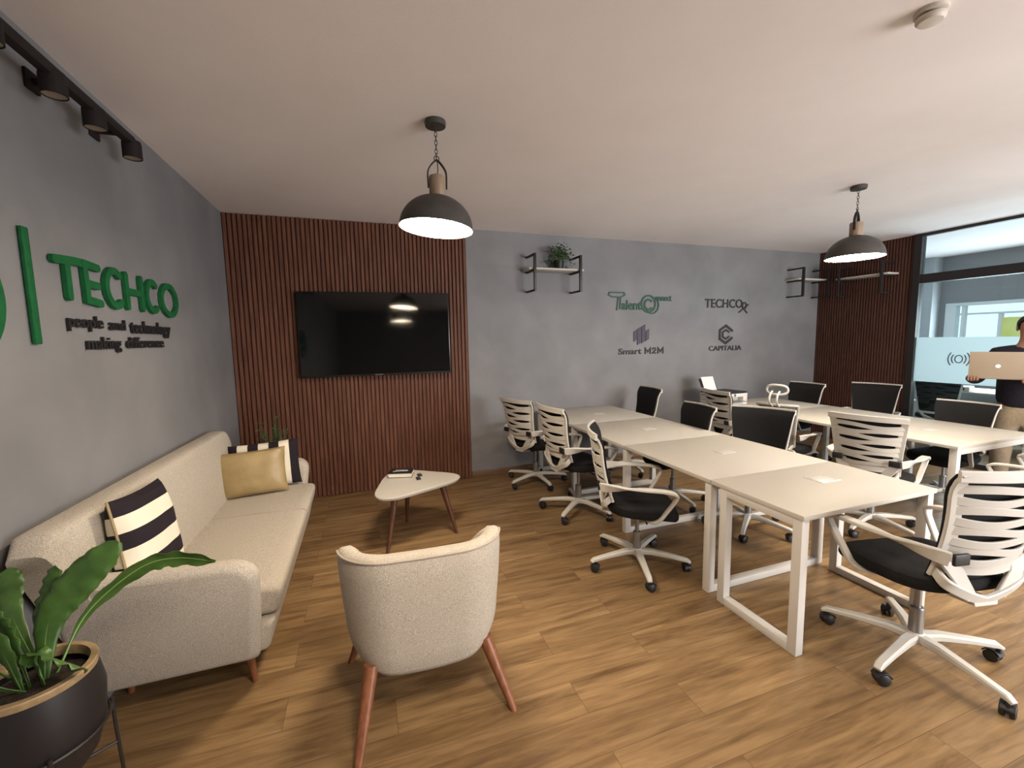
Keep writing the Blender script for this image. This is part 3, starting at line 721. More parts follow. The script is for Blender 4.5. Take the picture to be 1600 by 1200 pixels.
# chair with headrest
def make_mesh_chair(name, label, loc, rz, sc, mesh, headrest, group=None):
    t = thing(name, label, 'office chair', loc, rz, group); t.scale = (sc,)*3
    keep = ('star_base', 'caster', 'gas_column', 'tilt_mechanism', 'seat', 'armrest')
    for chd in ch0.children:
        nm = chd.name.split('.')[0]
        if nm in keep:
            c = chd.copy(); COL.objects.link(c); c.parent = t
    us = [-1+2*i/16 for i in range(17)]
    kx = .80 if headrest else 1
    def HP(u, v, off=0.0):
        p = back_pt(u, v, off); p.x *= kx; return p
    bm = bmesh.new()
    for s in (-1, 1): ribbon(bm, [HP(s*.97, .02+v/12*.96, .004) for v in range(13)], .022, .018, (1, 0, 0))
    ribbon(bm, [HP(u, .98, .004) for u in us], .022, .018, (0, 0, 1)); ribbon(bm, [HP(u, .03, .004) for u in us], .03, .018, (0, 0, 1))
    for s in (-1, 1):
        ribbon(bm, crv([HP(s*.9, .04, .01), V((s*.10, -.25, .46)), V((0, -.14, .405))], 8), .04, .02, (0, -.6, 1))
    link('backrest_frame', bm, 'plastic', t)
    bm = bmesh.new()
    fr = [[HP(u*.95, v/12*.96+.02, 0) for u in us] for v in range(13)]; bk = [[HP(u*.95, v/12*.96+.02, .005) for u in us] for v in range(13)]
    loft(bm, [a+b[::-1] for a, b in zip(fr, bk)]); link('backrest_mesh', bm, mesh, t)
    if not headrest: return t
    h = None
    bm = bmesh.new(); pts = []
    for k in range(28):
        a = 2*PI*k/28; x = .10*math.copysign(abs(math.cos(a))**.8, math.cos(a)); z = 1.125+.05*math.copysign(abs(math.sin(a))**.8, math.sin(a))
        pts.append(V((x, -.315+1.6*x*x, z)))
    tube(bm, pts, .013, 8, closed=True); h = link('headrest', bm, 'plastic', t)
    for s in (-1, 1):
        bm = bmesh.new(); ribbon(bm, crv([HP(s*.16, .94, .012), V((s*.035, -.415, 1.0)), V((s*.035, -.40, 1.07)), V((s*.035, -.335, 1.11))], 12), .018, .012, (1, 0, 0)); link('headrest_stem', bm, 'plastic', h)
    return t
make_mesh_chair('headrest_chair', 'grey mesh office chair with a looped white headrest at the far desk', (5.37, -1.57, 0), -1.187, .95, 'grey_mesh', True)
make_mesh_chair('office_chair', 'black mesh office chair behind the glass, beside the black partition post', (8.74, -1.22, 0), -1.25, 1, 'mesh', False, 'office chairs in the meeting room')
make_mesh_chair('office_chair', 'black mesh office chair behind the glass, right of the one by the post', (9.12, -1.93, 0), -1.0, 1, 'mesh', False, 'office chairs in the meeting room')

# ------------------------------------------------------------------ printer
pr = thing('printer', 'white inkjet printer with black lid and paper in its rear tray on the far desk', 'printer', (5.575, -.545, .7415), .05)
bm = bmesh.new(); box(bm, -.22, .22, -.17, .17, .0, .045, .006); box(bm, -.22, -.15, -.17, .17, .045, .13, .006); box(bm, .15, .22, -.17, .17, .045, .13, .006); box(bm, -.15, .15, -.09, .17, .045, .13); box(bm, -.22, .22, -.172, .17, .10, .145, .006)
link('body', bm, 'white_steel', pr)
link('lid', BX(-.222, .222, -.165, .172, .145, .165, .006), 'rubber', pr)
bm = bmesh.new(); box(bm, -.13, .13, -.25, -.10, .046, .052, .002); link('output_tray', bm, 'steel', pr)
bm = bmesh.new(); lathe(bm, [(.018, 0), (.018, .003)], 20); put(bm, lambda c: V((c.x, -.173-c.z, .125+c.y))); link('round_mark', bm, 'steel', pr)
bm = bmesh.new(); ribbon(bm, [(-.06, .16, .16), (-.06, .235, .31)], .26, .012, (1, 0, 0)); rt = link('rear_tray', bm, 'rubber', pr)
bm = bmesh.new(); ribbon(bm, [(-.06, .148, .16), (-.06, .225, .335)], .21, .006, (1, 0, 0)); o = link('paper_stack', bm, 'white_paper', pr); 

# ------------------------------------------------------------------ sofa
sf = thing('sofa', 'long oatmeal fabric sofa with short wooden legs along the left wall', 'sofa', (0, 0, 0))
SY0, SY1 = -2.70, -.88
LEAN = lambda z: -.27*(z-.155)/.8
def rbox(name, m, x0, x1, y0, y1, z0, z1, bev, par, fn=None, seg=4, cuts=0):
    bm = bmesh.new(); box(bm, x0, x1, y0, y1, z0, z1)
    if cuts: bmesh.ops.subdivide_edges(bm, edges=bm.edges[:], cuts=cuts, use_grid_fill=True)
    if not cuts: bmesh.ops.bevel(bm, geom=bm.edges[:], offset=bev, segments=seg, profile=.5, affect='EDGES')
    if fn:
        for v in bm.verts: v.co = fn(v.co.copy())
    return link(name, bm, m, par)
def loft_box(prof, ys, inset=None):
    """prof(y)-> list of (x,z) closed profile; swept along y"""
    bm = bmesh.new(); loft(bm, [[V((x, y, z)) for x, z in prof(i, y)] for i, y in enumerate(ys)]); return bm
def rprof(pts, r=.04, n=5):
    """round the corners of a closed 2D polygon"""
    out = []; N_ = len(pts)
    for i in range(N_):
        p = V(pts[i]); a = V(pts[i-1]); b = V(pts[(i+1) % N_]); rr = r[i] if isinstance(r, (list, tuple)) else r
        da = (a-p); db = (b-p); q0 = p+da.normalized()*min(rr, da.length*.49); q1 = p+db.normalized()*min(rr, db.length*.49)
        for k in range(n+1):
            t = k/n; out.append((1-t)**2*q0+2*t*(1-t)*p+t*t*q1)
    return [(q.x, q.y) for q in out]
def sweep_y(name, pts, rad, y0, y1, par, m='fabric', er=.035, shear=0.0, steps=5):
    """profile in XZ swept in Y with rounded ends (scaled about centroid)"""
    P = rprof(pts, rad); cx = sum(p[0] for p in P)/len(P); cz = sum(p[1] for p in P)/len(P)
    ys = []; 
    for k in range(steps+1):
        a = PI/2*k/steps; ys.append((y0+er*(1-math.sin(a)), er*(1-math.cos(a))))
    ys = [(y0+er*(1-math.sin(PI/2*k/steps)), er*(1-math.cos(PI/2*k/steps))) for k in range(steps, -1, -1)]
    ys = [(y0+er*(1-math.cos(PI/2*k/steps)), er*(1-math.sin(PI/2*k/steps))) for k in range(steps+1)]
    mid = [(y0+er+(y1-y0-2*er)*k/10, 0) for k in range(1, 10)]
    ye = [(y1-(q[0]-y0), q[1]) for q in ys[::-1]]
    bm = bmesh.new(); rings = []
    hx = max(abs(p[0]-cx) for p in P); hz = max(abs(p[1]-cz) for p in P)
    for y, ins in ys+mid+ye:
        r = []
        for x, z in P:
            xx = cx+(x-cx)*(1-ins/hx); zz = cz+(z-cz)*(1-ins/hz); r.append(V((xx, y+shear*(zz-.15)*(1 if y < (y0+y1)/2 else -1), zz)))
        rings.append(r)
    loft(bm, rings); return link(name, bm, m, par)
sweep_y('base', [(.03, .17), (.70, .17), (.735, .33), (.03, .33)], .03, SY0+.03, SY1-.12, sf)
# back: slim, leaning on the wall, top rounded
bm = bmesh.new()
def backprof(t):
    top = .985-.03*t-.035*max(0, 1-t/.03)**2-.13*max(0, (t-.93)/.07)**2.2
    return rprof([(.015, .20), (.25, .20), (.21, .42), (.155, top-.02), (.125, top), (.03, top)], [.02, .02, .02, .05, .03, .03], 4)
rings = []
for k in range(41):
    t = k/40; e = min(1, min(t, 1-t)/.02); y = SY0+(SY1-SY0)*t; ln = max(0, 1-t*2.2)
    P = backprof(t); cx, cz = .10, .55; s = .88+.12*math.sqrt(max(0, 1-(1-e)**2))
    rings.append([V((cx+(x-cx)*s, y+ln*(LEAN(z)*(1+.22*max(0, min(1, (z-.76)/.12)))+.012+.05*max(0, min(1, (.82-z)/.1))), cz+(z-cz)*(s*.5+.5))) for x, z in P])
edge_ = [p.copy() for p in rings[1] if p.z > .70 and p.x > .05]
loft(bm, rings); link('back_cushion', bm, 'fabric', sf)
def arm(y0, y1, name='arm', out=-1):
    """side panel with rounded top"""
    P = rprof([(.02, .155), (.665, .155), (.715, .60), (.66, .655), (.20, .685), (.02, .72)], [.03, .04, .05, .05, .03, .03], 5)
    cx, cz = .38, .42; bm = bmesh.new(); rings = []; er = .035
    T = y1-y0
    seq = [(0, .035), (.012, .016), (.035, 0), (T-.035, 0), (T-.012, .016), (T, .035)]
    for d, ins in seq:
        r = []
        for x, z in P:
            dx, dz = x-cx, z-cz; xx = cx+dx*(1-ins/.36); zz = cz+dz*(1-ins/.28)
            tilt = LEAN(zz)-.005 if out < -1 else .10*(zz-.15)/.5; xx += 0 if out > -1 else .0
            zz += .05*(zz-.15)/.5 if out < -1 else 0
            r.append(V((xx, y0+d+tilt, zz)))
        rings.append(r)
    loft(bm, rings); return link(name, bm, 'fabric', sf)
arm(SY0, SY0+.115, out=-1.9); arm(SY1-.20, SY1-.07, out=1)
rings = None
sc_ = sweep_y('seat_cushion', [(.17, .335), (.745, .335), (.775, .46), (.74, .485), (.17, .49)], [.03, .03, .05, .05, .03], SY0+.05, SY1-.17, sf, er=.04)
bm = bmesh.new(); tube(bm, [(.21, -1.66, .4905), (.5, -1.655, .4905), (.75, -1.66, .483), (.778, -1.66, .455)], .003, 6); link('seam', bm, 'piping', sc_)
for (x, y) in ((.09, SY0+.22), (.60, SY0+.09), (.13, SY1-.18), (.60, SY1-.18)):
    bm = bmesh.new(); sx = .02 if x > .3 else -.01
    loft(bm, [circ((x+sx, y-.0, 0), .013, 12), circ((x, y, .172), .023, 12)]); link('leg', bm, 'leg_wood', sf)

# ------------------------------------------------------------------ cushions
def cushion(name, label, wd, ht, thk, m, mtx, pipe=None, group=None):
    bm = bmesh.new(); n = 22; f_, b_ = [], []
    for j in range(n+1):
        for side, arr in ((1, f_), (-1, b_)):
            row = []
            for i in range(n+1):
                u = -1+2*i/n; v = -1+2*j/n
                t = (1-abs(u)**2.6)*(1-abs(v)**2.6); h = thk/2*max(0, t)**.42
                pin = 1-.05*(1-abs(v)**2)*abs(u)**3; pin2 = 1-.05*(1-abs(u)**2)*abs(v)**3
                wr = .006*noise.noise(V((u*2.2, v*2.2, side*3+wd*9)))*(t**.5)
                row.append(V((u*wd/2*pin, v*ht/2*pin2, side*h+wr)))
            arr.append(row)
    loft(bm, [a+b[::-1] for a, b in zip(f_, b_)], cap=False)
    bmesh.ops.remove_doubles(bm, verts=bm.verts, dist=.0005)
    es = [e for e in bm.edges if e.is_boundary]
    if es: bmesh.ops.holes_fill(bm, edges=es)
    o = link(name, bm, m); o.matrix_world = mtx; tag(o, label, 'cushion', group)
    if pipe:
        bm = bmesh.new(); pts = []
        for i in range(n+1):
            v = -1+2*i/n; pts.append(V((-wd/2*(1-.05*(1-v*v))-.001, v*ht/2, 0)))
        tube(bm, pts, .005, 6); link('zip_edge', bm, pipe, o)
    return o
def frame_m(origin, xdir, ydir):
    x = V(xdir).normalized(); z = x.cross(V(ydir)).normalized(); y = z.cross(x)
    return Matrix(((x.x, y.x, z.x, origin[0]), (x.y, y.y, z.y, origin[1]), (x.z, y.z, z.z, origin[2]), (0, 0, 0, 1)))
M['stripe_h'] = stripes('black_white_stripes_across', 1, 7, .49, .25)
M['stripe_v'] = stripes('black_white_stripes_upright', 0, 7, .50, .25)
cushion('striped_cushion', 'black and white horizontally striped cushion at the near end of the sofa', .47, .49, .15, 'stripe_h', frame_m((.235, -2.545, .745), (-.02, 1, -.09), (-.15, .04, 1)), 'gold')
cushion('gold_cushion', 'gold satin cushion in the far corner of the sofa', .46, .34, .13, 'gold', frame_m((.36, -1.22, .655), (1, .16, .02), (-.03, .25, 1)))
cushion('striped_cushion', 'black and white upright striped cushion behind the gold cushion', .50, .36, .12, 'stripe_v', frame_m((.415, -1.055, .665), (1, .10, .03), (0, .2, 1)))

# plant behind the far sofa arm
pl = thing('potted_plant', 'leafy green plant showing above the cushions at the far end of the sofa', 'potted plant', (.36, -.42, 0))
bm = bmesh.new(); lathe(bm, [(.10, 0), (.115, .01), (.14, .34), (.145, .35), (.13, .35), (.125, .31), (.002, .31)], 28); link('pot', bm, 'pot', pl)
bm = bmesh.new(); rr = random.Random(3)
for k in range(16):
    a = rr.uniform(0, 2*PI); R_ = rr.uniform(.02, .13); h = rr.uniform(.62, .96)
    st = crv([(0, 0, .31), (R_*.3*math.cos(a), R_*.3*math.sin(a), .31+(h-.31)*.6), (R_*math.cos(a), R_*math.sin(a), h)], 10)
    tube(bm, st, .003, 5)
    for p in st[4:]:
        for q in range(3):
            d = V((rr.uniform(-1, 1), rr.uniform(-1, 1), rr.uniform(-.1, .9))).normalized(); s = d.cross(V((0, 0, 1))).normalized(); L_ = rr.uniform(.03, .05)
            pts = [p, p+d*L_*.4+s*L_*.22, p+d*L_, p+d*L_*.4-s*L_*.22]; nn = s.cross(d)*.0015
            tp = [bm.verts.new(x) for x in pts]; lo = [bm.verts.new(x-nn) for x in pts]; bm.faces.new(tp); bm.faces.new(lo[::-1])
            for i in range(4): bm.faces.new((tp[i], lo[i], lo[(i+1) % 4], tp[(i+1) % 4]))
link('foliage', bm, 'leaf_small', pl, smooth=False)

# ------------------------------------------------------------------ coffee table
ct = thing('coffee_table', 'white rounded-triangle coffee table on three dark wooden legs', 'coffee table', (1.55, -1.28, 0))
O_ = ct.location.copy()
tri = rprof([(1.155, -1.70), (2.06, -1.29), (1.37, -.80)], [.36, .30, .34], 14)
cx = sum(p[0] for p in tri)/len(tri); cy_ = sum(p[1] for p in tri)/len(tri)
bm = bmesh.new(); rings = []
for s, z in ((.955, .422), (.985, .434), (1.0, .442), (1.0, .450), (.994, .453)):
    rings.append([V((cx+(x-cx)*s, cy_+(y-cy_)*s, z))-O_ for x, y in tri])
loft(bm, rings); link('tabletop', bm, 'white', ct, auto=50)
for fx, fy in ((1.295, -1.545), (1.49, -1.005), (1.865, -1.395)):
    top = V((cx+(fx-cx)*.68, cy_+(fy-cy_)*.68, .421)); bm = bmesh.new()
    loft(bm, [circ(V((fx, fy, 0))-O_, .012, 14), circ(V((fx, fy, 0)).lerp(top, .75)-O_, .024, 14), circ(top-O_, .026, 14)]); link('leg', bm, 'leg_dark', ct)
bk = thing('book', 'thick black book with white script title on the coffee table', 'book', (1.455, -1.065, .4535), -.28)
link('page_block', BX(-.095, .100, -.070, .070, .004, .036), 'paper', bk, smooth=False)
bm = bmesh.new(); box(bm, -.10, .103, -.074, .074, 0, .004, .001); box(bm, -.10, .103, -.074, .074, .036, .040, .001); link('cover', bm, 'ink', bk)
bm = bmesh.new(); rr = random.Random(5)
ft = lambda u, v, h: V((u, v, .0401+h))
for row, z0 in enumerate((.018, -.008)):
    pts = [(-.05+i*.0085, z0+(.009 if i % 2 else -.004)+rr.uniform(-.004, .004)) for i in range(13)]; stroke2d(bm, pts, .0045, ft, 0, .0006)
stroke2d(bm, [(-.065, -.022), (-.04, -.012), (.06, .002)], .004, ft, 0, .0008); link('title_script', bm, 'white_paper', bk)
rc = None
for i, (x, y) in enumerate(((1.605, -1.135), (1.583, -1.225))):
    r_ = thing('remote_control', '', 'remote control', (x, y, .4535), .12, 'small remotes on the coffee table')
    r_['label'] = ('small black remote beside the book, nearer the wood panel', 'small black remote beside the book, nearer the armchair')[i]
    link('case', BX(-.017, .017, -.030, .030, 0, .012, .003), 'rubber', r_)
    link('button', BX(-.008, .008, .005, .018, .012, .0135, .0005), 'steel', r_)

# ------------------------------------------------------------------ armchair
ac = thing('armchair', 'oatmeal tub armchair on tapered wooden legs, seen from behind', 'armchair', (1.405, -2.86, 0), -.05)
def ushape(t, hw, dp, yb):
    """t in [-1,1] along the U from left arm front to right arm front; returns (x,y, normal)"""
    r = .23; side = dp-r; arcL = r*PI/2; flat = 2*(hw-r); tot = 2*side+2*arcL+flat; s = (t+1)/2*tot
    if s < side: return (-hw, yb+dp-s, -1, 0)
    s -= side
    if s < arcL: a = s/r; return (-hw+r-r*math.cos(a), yb+r-r*math.sin(a), -math.cos(a), -math.sin(a))
    s -= arcL
    if s < flat: return (-hw+r+s, yb-.0, 0, -1)
    s -= flat
    if s < arcL: a = s/r; return (hw-r+r*math.sin(a), yb+r-r*math.cos(a), math.sin(a), -math.cos(a))
    s -= arcL; return (hw, yb+r+s, 1, 0)
bm = bmesh.new(); nT = 72; rings = []; topline = []
HW, DP, YBK = .375, .56, -.27
for i in range(nT+1):
    t = -1+2*i/nT; x, y, nx, ny = ushape(t, HW, DP, YBK)
    x *= 1-.10*max(0, (y-YBK)/DP)
    if abs(ny) > .1: y -= .02*(1-(x/HW)**2)
    fr = max(0, (y-YBK)/DP)                      # 0 back .. 1 arm front
    zt = .752-.02*fr - .25*max(0, (fr-.30)/.70)**1.2
    endf = min(1, (1-abs(t))/.035); T = .085*math.sqrt(max(.12, 1-(1-endf)**2))
    P = []
    # bottom depends on x : rounded lower corners
    zb = .218+.01*(x/.2)**2+.14*max(0, (abs(x)-.16)/.215)**3
    def pt(off, z): 
        k = 1-.075*((.72-z)/.45) if z < .72 else 1
        return V((x*k-nx*off, (y-.0)*k+.0-ny*off, z))
    h_ = zt-zb
    prof = [(.0, zb+.03), (.0, zb+.2*h_), (-.004, zb+.5*h_), (-.004, zb+.8*h_), (.0, zt-.014), (.004, zt-.004), (.020, zt+.004), (T-.03 if T > .06 else T*.6, zt+.004), (T, zt-.024), (T, zt-.06), (T*.95, zb+.5*h_), (T, zb+.15*h_), (T*.8, zb+.005), (.03, zb), (.010, zb+.008)]
    rings.append([pt(o_, z_) for o_, z_ in prof]); topline.append(pt(-.001, zt-.008))
loft(bm, rings); link('shell', bm, 'fabric', ac, auto=60)
bm = bmesh.new(); tube(bm, topline[3:-3], .0045, 6); link('piping', bm, 'piping', ac)
# under body + seat cushion
bm = bmesh.new(); rings = []
for s, z in ((.80, .243), (.93, .25), (.97, .29), (.97, .36)):
    rings.append([V((.29*s*math.copysign(abs(math.cos(a))**.6, math.cos(a)), .02+.27*s*math.copysign(abs(math.sin(a))**.6, math.sin(a)), z)) for a in [2*PI*k/40 for k in range(40)]])
loft(bm, rings); link('seat_base', bm, 'fabric', ac)
bm = bmesh.new(); rings = []
for s, z in ((.93, .362), (.985, .375), (1, .42), (.98, .455), (.90, .47)):
    rings.append([V((.262*s*math.copysign(abs(math.cos(a))**.5, math.cos(a)), .055+.255*s*math.copysign(abs(math.sin(a))**.5, math.sin(a)), z)) for a in [2*PI*k/40 for k in range(40)]])
loft(bm, rings); link('seat_cushion', bm, 'fabric', ac)
for (tx, ty, fx, fy) in ((-.235, -.22, -.295, -.40), (.25, -.20, .350, -.32), (-.25, .20, -.36, .20), (.25, .22, .35, .30)):
    bm = bmesh.new(); a = V((fx, fy, 0)); b = V((tx, ty, .29))
    loft(bm, [circ(a, .0165, 16), circ(a.lerp(b, .5), .025, 16), circ(b, .032, 16)]); link('leg', bm, 'leg_wood', ac)

# ------------------------------------------------------------------ fern in pot, bottom left
PC = V((.220, -3.25, 0)); PR = .137; PZ = .66
fn = thing('potted_fern', 'broad leaved green fern in a gold rimmed black pot on a stand beside the sofa', 'potted plant', PC)
bm = bmesh.new(); lathe(bm, [(.05, PZ-.345), (.085, PZ-.335), (.118, PZ-.29), (.143, PZ-.20), (.150, PZ-.10), (PR, PZ-.02), (PR-.012, PZ-.02), (.132, PZ-.09), (.09, PZ-.18), (.002, PZ-.19)], 48); link('pot', bm, 'pot', fn)
bm = bmesh.new(); lathe(bm, [(PR+.001, PZ-.022), (PR+.003, PZ-.004), (PR, PZ), (PR-.016, PZ), (PR-.018, PZ-.03), (PR-.013, PZ-.03)], 48, cap=False); link('pot_rim', bm, 'pot_rim', fn)
bm = bmesh.new(); lathe(bm, [(PR-.016, PZ-.05), (.08, PZ-.035), (.002, PZ-.03)], 40, cap=False)
for v in bm.verts: v.co.z += .008*noise.noise(v.co*40)
link('soil', bm, 'soil', fn)
bm = bmesh.new(); tube(bm, [(.150*math.cos(a), .150*math.sin(a), PZ-.205) for a in [2*PI*k/40 for k in range(40)]], .005, 6, closed=True)
for k in range(4):
    a = PI/4+PI/2*k-.2; c_, s_ = math.cos(a), math.sin(a)
    tube(bm, [(.155*c_, .155*s_, PZ-.19), (.157*c_, .157*s_, PZ-.3), (.17*c_, .17*s_, 0)], .0055, 8)
    tube(bm, [(.157*c_, .157*s_, PZ-.352), (0, 0, PZ-.352)], .005, 6)
link('stand', bm, 'black', fn)
def fern_leaf(pts, width, side, seed, curl=.18):
    rr = random.Random(seed); P = crv(pts, 30); n = len(P); bm = bmesh.new(); rows = []
    side = V(side)
    for i, p in enumerate(P):
        t = i/(n-1); tg = (P[min(i+1, n-1)]-P[max(i-1, 0)]).normalized(); s = (side-tg*side.dot(tg)).normalized(); nn = tg.cross(s)
        wd = width*(.16+.84*math.sin(min(1, t/.62)*PI/2)**1.3) if t < .62 else width*math.sqrt(max(0, 1-((t-.62)/.385)**2.4))
        wv = .005*math.sin(i*1.5+seed)*min(1, t*2)
        row = []
        for k in range(-3, 4):
            u = k/3; edge = abs(u)**2
            row.append(p+s*(wd*u*(1+.045*edge*math.sin(i*2.1+seed+k)))+nn*(curl*wd*edge+wv*edge*(1 if k > 0 else -1)+.25*wv*edge*rr.uniform(-1, 1)))
        rows.append((row, nn))
    tops = [r for r, _ in rows]; bots = [[q-nn*.0016 for q in r] for r, nn in rows]
    loft(bm, [a+b[::-1] for a, b in zip(tops, bots)])
    o = link('frond', bm, 'leaf', fn, auto=80)
    bm = bmesh.new(); tube(bm, [r[3]+nn*.001 for r, nn in rows], [.0036*(1-.8*i/(n-1)) for i in range(n)], 6); link('midrib', bm, 'leaf_vein', o)
b0 = V((0, 0, PZ-.04))
def L3(x, y, z): return V((x, y, z))-V((PC.x, PC.y, 0))
tocam = (CAM-PC).normalized(); tocam.z = 0; sidev = V((.95, -.25, 0))
fern_leaf([b0+V((.02, 0, 0)), L3(.235, -3.19, .78), L3(.31, -3.17, .89), L3(.405, -3.14, .985)], .052, (.85, -.1, -.5), 1)
fern_leaf([b0+V((.03, .03, 0)), L3(.30, -3.14, .76), L3(.43, -3.10, .865), L3(.53, -3.08, .875), L3(.645, -3.07, .835)], .036, (.25, -.35, .9), 2)
fern_leaf([b0+V((-.01, -.03, 0)), L3(.16, -3.26, .76), L3(.12, -3.28, .86), L3(.085, -3.30, .93)], .040, (.9, -.3, .2), 3)
fern_leaf([b0+V((.0, .03, 0)), L3(.20, -3.17, .78), L3(.22, -3.15, .86), L3(.24, -3.14, .935)], .028, (.9, -.2, .2), 4)
fern_leaf([b0+V((.03, -.02, 0)), L3(.24, -3.27, .725), L3(.32, -3.31, .715), L3(.385, -3.33, .685)], .048, (.3, -.6, .4), 5)
fern_leaf([b0+V((0, -.02, 0)), L3(.18, -3.25, .77), L3(.165, -3.27, .86), L3(.15, -3.28, .90)], .030, (.8, -.4, .1), 6)
fern_leaf([b0+V((-.02, 0, 0)), L3(.08, -3.25, .75), L3(.04, -3.28, .82), L3(.02, -3.33, .84)], .035, (.5, -.6, .3), 7)
fern_leaf([b0+V((0, -.03, 0)), L3(.10, -3.33, .72), L3(.06, -3.40, .75), L3(.03, -3.46, .72)], .035, (.7, -.2, .1), 8)
fern_leaf([b0+V((.01, .02, 0)), L3(.11, -3.12, .78), L3(.07, -3.05, .86), L3(.05, -3.02, .9)], .032, (.9, .1, .1), 9)

# ------------------------------------------------------------------ meeting room furniture
t = thing('meeting_desk', 'white desk behind the glass partition', 'desk', (9.80, -1.35, 0))
link('desktop', BX(-.35, .35, -.75, .75, .715, .74, .003), 'white', t)
for y in (-.7, .65):
    bm = bmesh.new(); frame_x(bm, -.33, .33, y+.025, .715); link('leg_frame', bm, 'white_steel', t)
t = thing('desk_tray', 'small beige tray standing on the desk behind the glass', 'tray', (9.55, -1.02, .7405), .2)
link('case', BX(-.12, .12, -.16, .16, 0, .07, .008), 'detector', t); link('dark_inset', BX(-.125, -.119, -.11, .11, .02, .06), 'rubber', t)

# ------------------------------------------------------------------ person holding a laptop
def skin_mesh(verts, edges, radii, root=0, sub=2):
    me = D.meshes.new('sk'); me.from_pydata([tuple(v) for v in verts], edges, []); o = D.objects.new('sk', me); COL.objects.link(o)
    md = o.modifiers.new('s', 'SKIN'); md.use_smooth_shade = True
    for i, r in enumerate(radii):
        sv = me.skin_vertices[0].data[i]; sv.radius = r if isinstance(r, tuple) else (r, r); sv.use_root = (i == root)
    sb = o.modifiers.new('b', 'SUBSURF'); sb.levels = sub; sb.render_levels = sub
    dg = bpy.context.evaluated_depsgraph_get(); dg.update(); out = D.meshes.new_from_object(o.evaluated_get(dg))
    bm = bmesh.new(); bm.from_mesh(out); D.objects.remove(o, do_unlink=True); D.meshes.remove(me); D.meshes.remove(out)
    return bm
# local frame: faces -Y, x to the person's left (viewer right); height ~1.76
pn = thing('person', 'person in a black top and khaki trousers holding up a laptop by the glass partition', 'person', (6.91, -2.70, 0))
dirc = CAM-pn.location; pn.rotation_euler = (0, 0, math.atan2(dirc.y, dirc.x)+PI/2)
lap_c = V((-.165, -.35, 1.31))
# body (skin): head, neck, torso core, arms and hands in one surface
vv = []; ee = []; rr_ = []
def add(p, r, par=None):
    vv.append(V(p)); rr_.append(r); i = len(vv)-1
    if par is not None: ee.append((par, i))
    return i
pel = add((0, .0, .96), (.15, .10)); ab = add((0, .0, 1.12), (.14, .095), pel); chs = add((0, .0, 1.30), (.155, .105), ab); nb = add((0, .01, 1.43), (.065, .055), chs)
nk = add((0, .0, 1.51), .055, nb); hd0 = add((0, -.015, 1.585), (.064, .07), nk); hd1 = add((0, -.015, 1.65), (.078, .095), hd0); hd2 = add((0, -.005, 1.71), (.070, .085), hd1)
for s in (-1, 1):
    hp = add((s*.095, 0, .90), .085, pel); kn = add((s*.105, -.01, .50), .058, hp); an = add((s*.11, .01, .09), .038, kn); to = add((s*.12, -.13, .035), .032, an)
    sh = add((s*.185, .01, 1.405), .058, nb)
    if s < 0:
        el = add((-.31, -.08, 1.15), .042, sh); wr = add((-.335, -.255, 1.185), .028, el); pa = add((-.315, -.318, 1.195), (.034, .02), wr)
    else:
        el = add((.25, -.08, 1.15), .042, sh); wr = add((.055, -.255, 1.185), .028, el); pa = add((.005, -.318, 1.190), (.034, .02), wr)
bm = skin_mesh(vv, ee, rr_)
# face
def blob(bm, c, r, n=12):
    q = bmesh.ops.create_uvsphere(bm, u_segments=n, v_segments=n-2, radius=1)
    for v in q['verts']: v.co = V((c[0]+v.co.x*r[0], c[1]+v.co.y*r[1], c[2]+v.co.z*r[2]))
blob(bm, (0, -.107, 1.635), (.013, .022, .026)); blob(bm, (0, -.103, 1.595), (.024, .012, .009))
for s in (-1, 1): blob(bm, (s*.08, .0, 1.64), (.010, .018, .030))
# fingers of both hands curl under the lower edge of the laptop
def finger(bm, pts, r):
    tube(bm, crv(pts, 10), [r*(1-.3*i/10) for i in range(11)], 10)
lb = lap_c.z-.12
for k in range(4):
    x = -.338+.019*k; L_ = (.058, .070, .074, .066)[k]
    finger(bm, [(x+.004, -.318, 1.192), (x, -.345, 1.172+.003*k), (x-.002, -.372, 1.174), (x-.001, -.3775, 1.178+L_*.45)], .0088)
finger(bm, [(-.312, -.312, 1.21), (-.29, -.325, 1.235), (-.275, -.333, 1.255)], .010)
for k in range(4):
    x = .045-.019*k; L_ = (.058, .070, .074, .066)[k]
    finger(bm, [(x-.006, -.318, 1.185), (x, -.345, 1.168), (x, -.372, 1.172), (x, -.3775, 1.176+L_*.3)], .0088)
finger(bm, [(.01, -.312, 1.205), (-.005, -.325, 1.235), (-.015, -.333, 1.255)], .010)
body = link('body', bm, 'skin', pn, auto=80)
# clothing
def cloth(name, m, verts, edges, radii, cut=None):
    b = skin_mesh(verts, edges, radii)
    if cut:
        for co, no in cut: bmesh.ops.bisect_plane(b, geom=b.verts[:]+b.edges[:]+b.faces[:], plane_co=co, plane_no=no, clear_outer=True)
    return link(name, b, m, pn, auto=80)
vv2 = [V((0, .005, .84)), V((0, .0, 1.10)), V((0, .0, 1.28)), V((0, .01, 1.425)), V((0, .0, 1.50))]; e2 = [(0, 1), (1, 2), (2, 3), (3, 4)]; q2 = [(.20, .145), (.19, .14), (.20, .142), (.15, .11), (.072, .075)]
for s in (-1, 1):
    i = len(vv2); vv2 += [V((s*.185, .01, 1.40)), V((s*(.31 if s < 0 else .25), -.075, 1.155)), V((s*(.324 if s < 0 else .15), -.165, 1.168)), V((s*(.334 if s < 0 else .08), -.232, 1.182))]
    e2 += [(3, i), (i, i+1), (i+1, i+2), (i+2, i+3)]; q2 += [.075, .060, .048, .042]
cloth('black_top', 'shirt', vv2, e2, q2)
vv3 = [V((0, .0, .97)), V((0, .0, .88))]; e3 = [(0, 1)]; q3 = [(.172, .122), (.165, .12)]
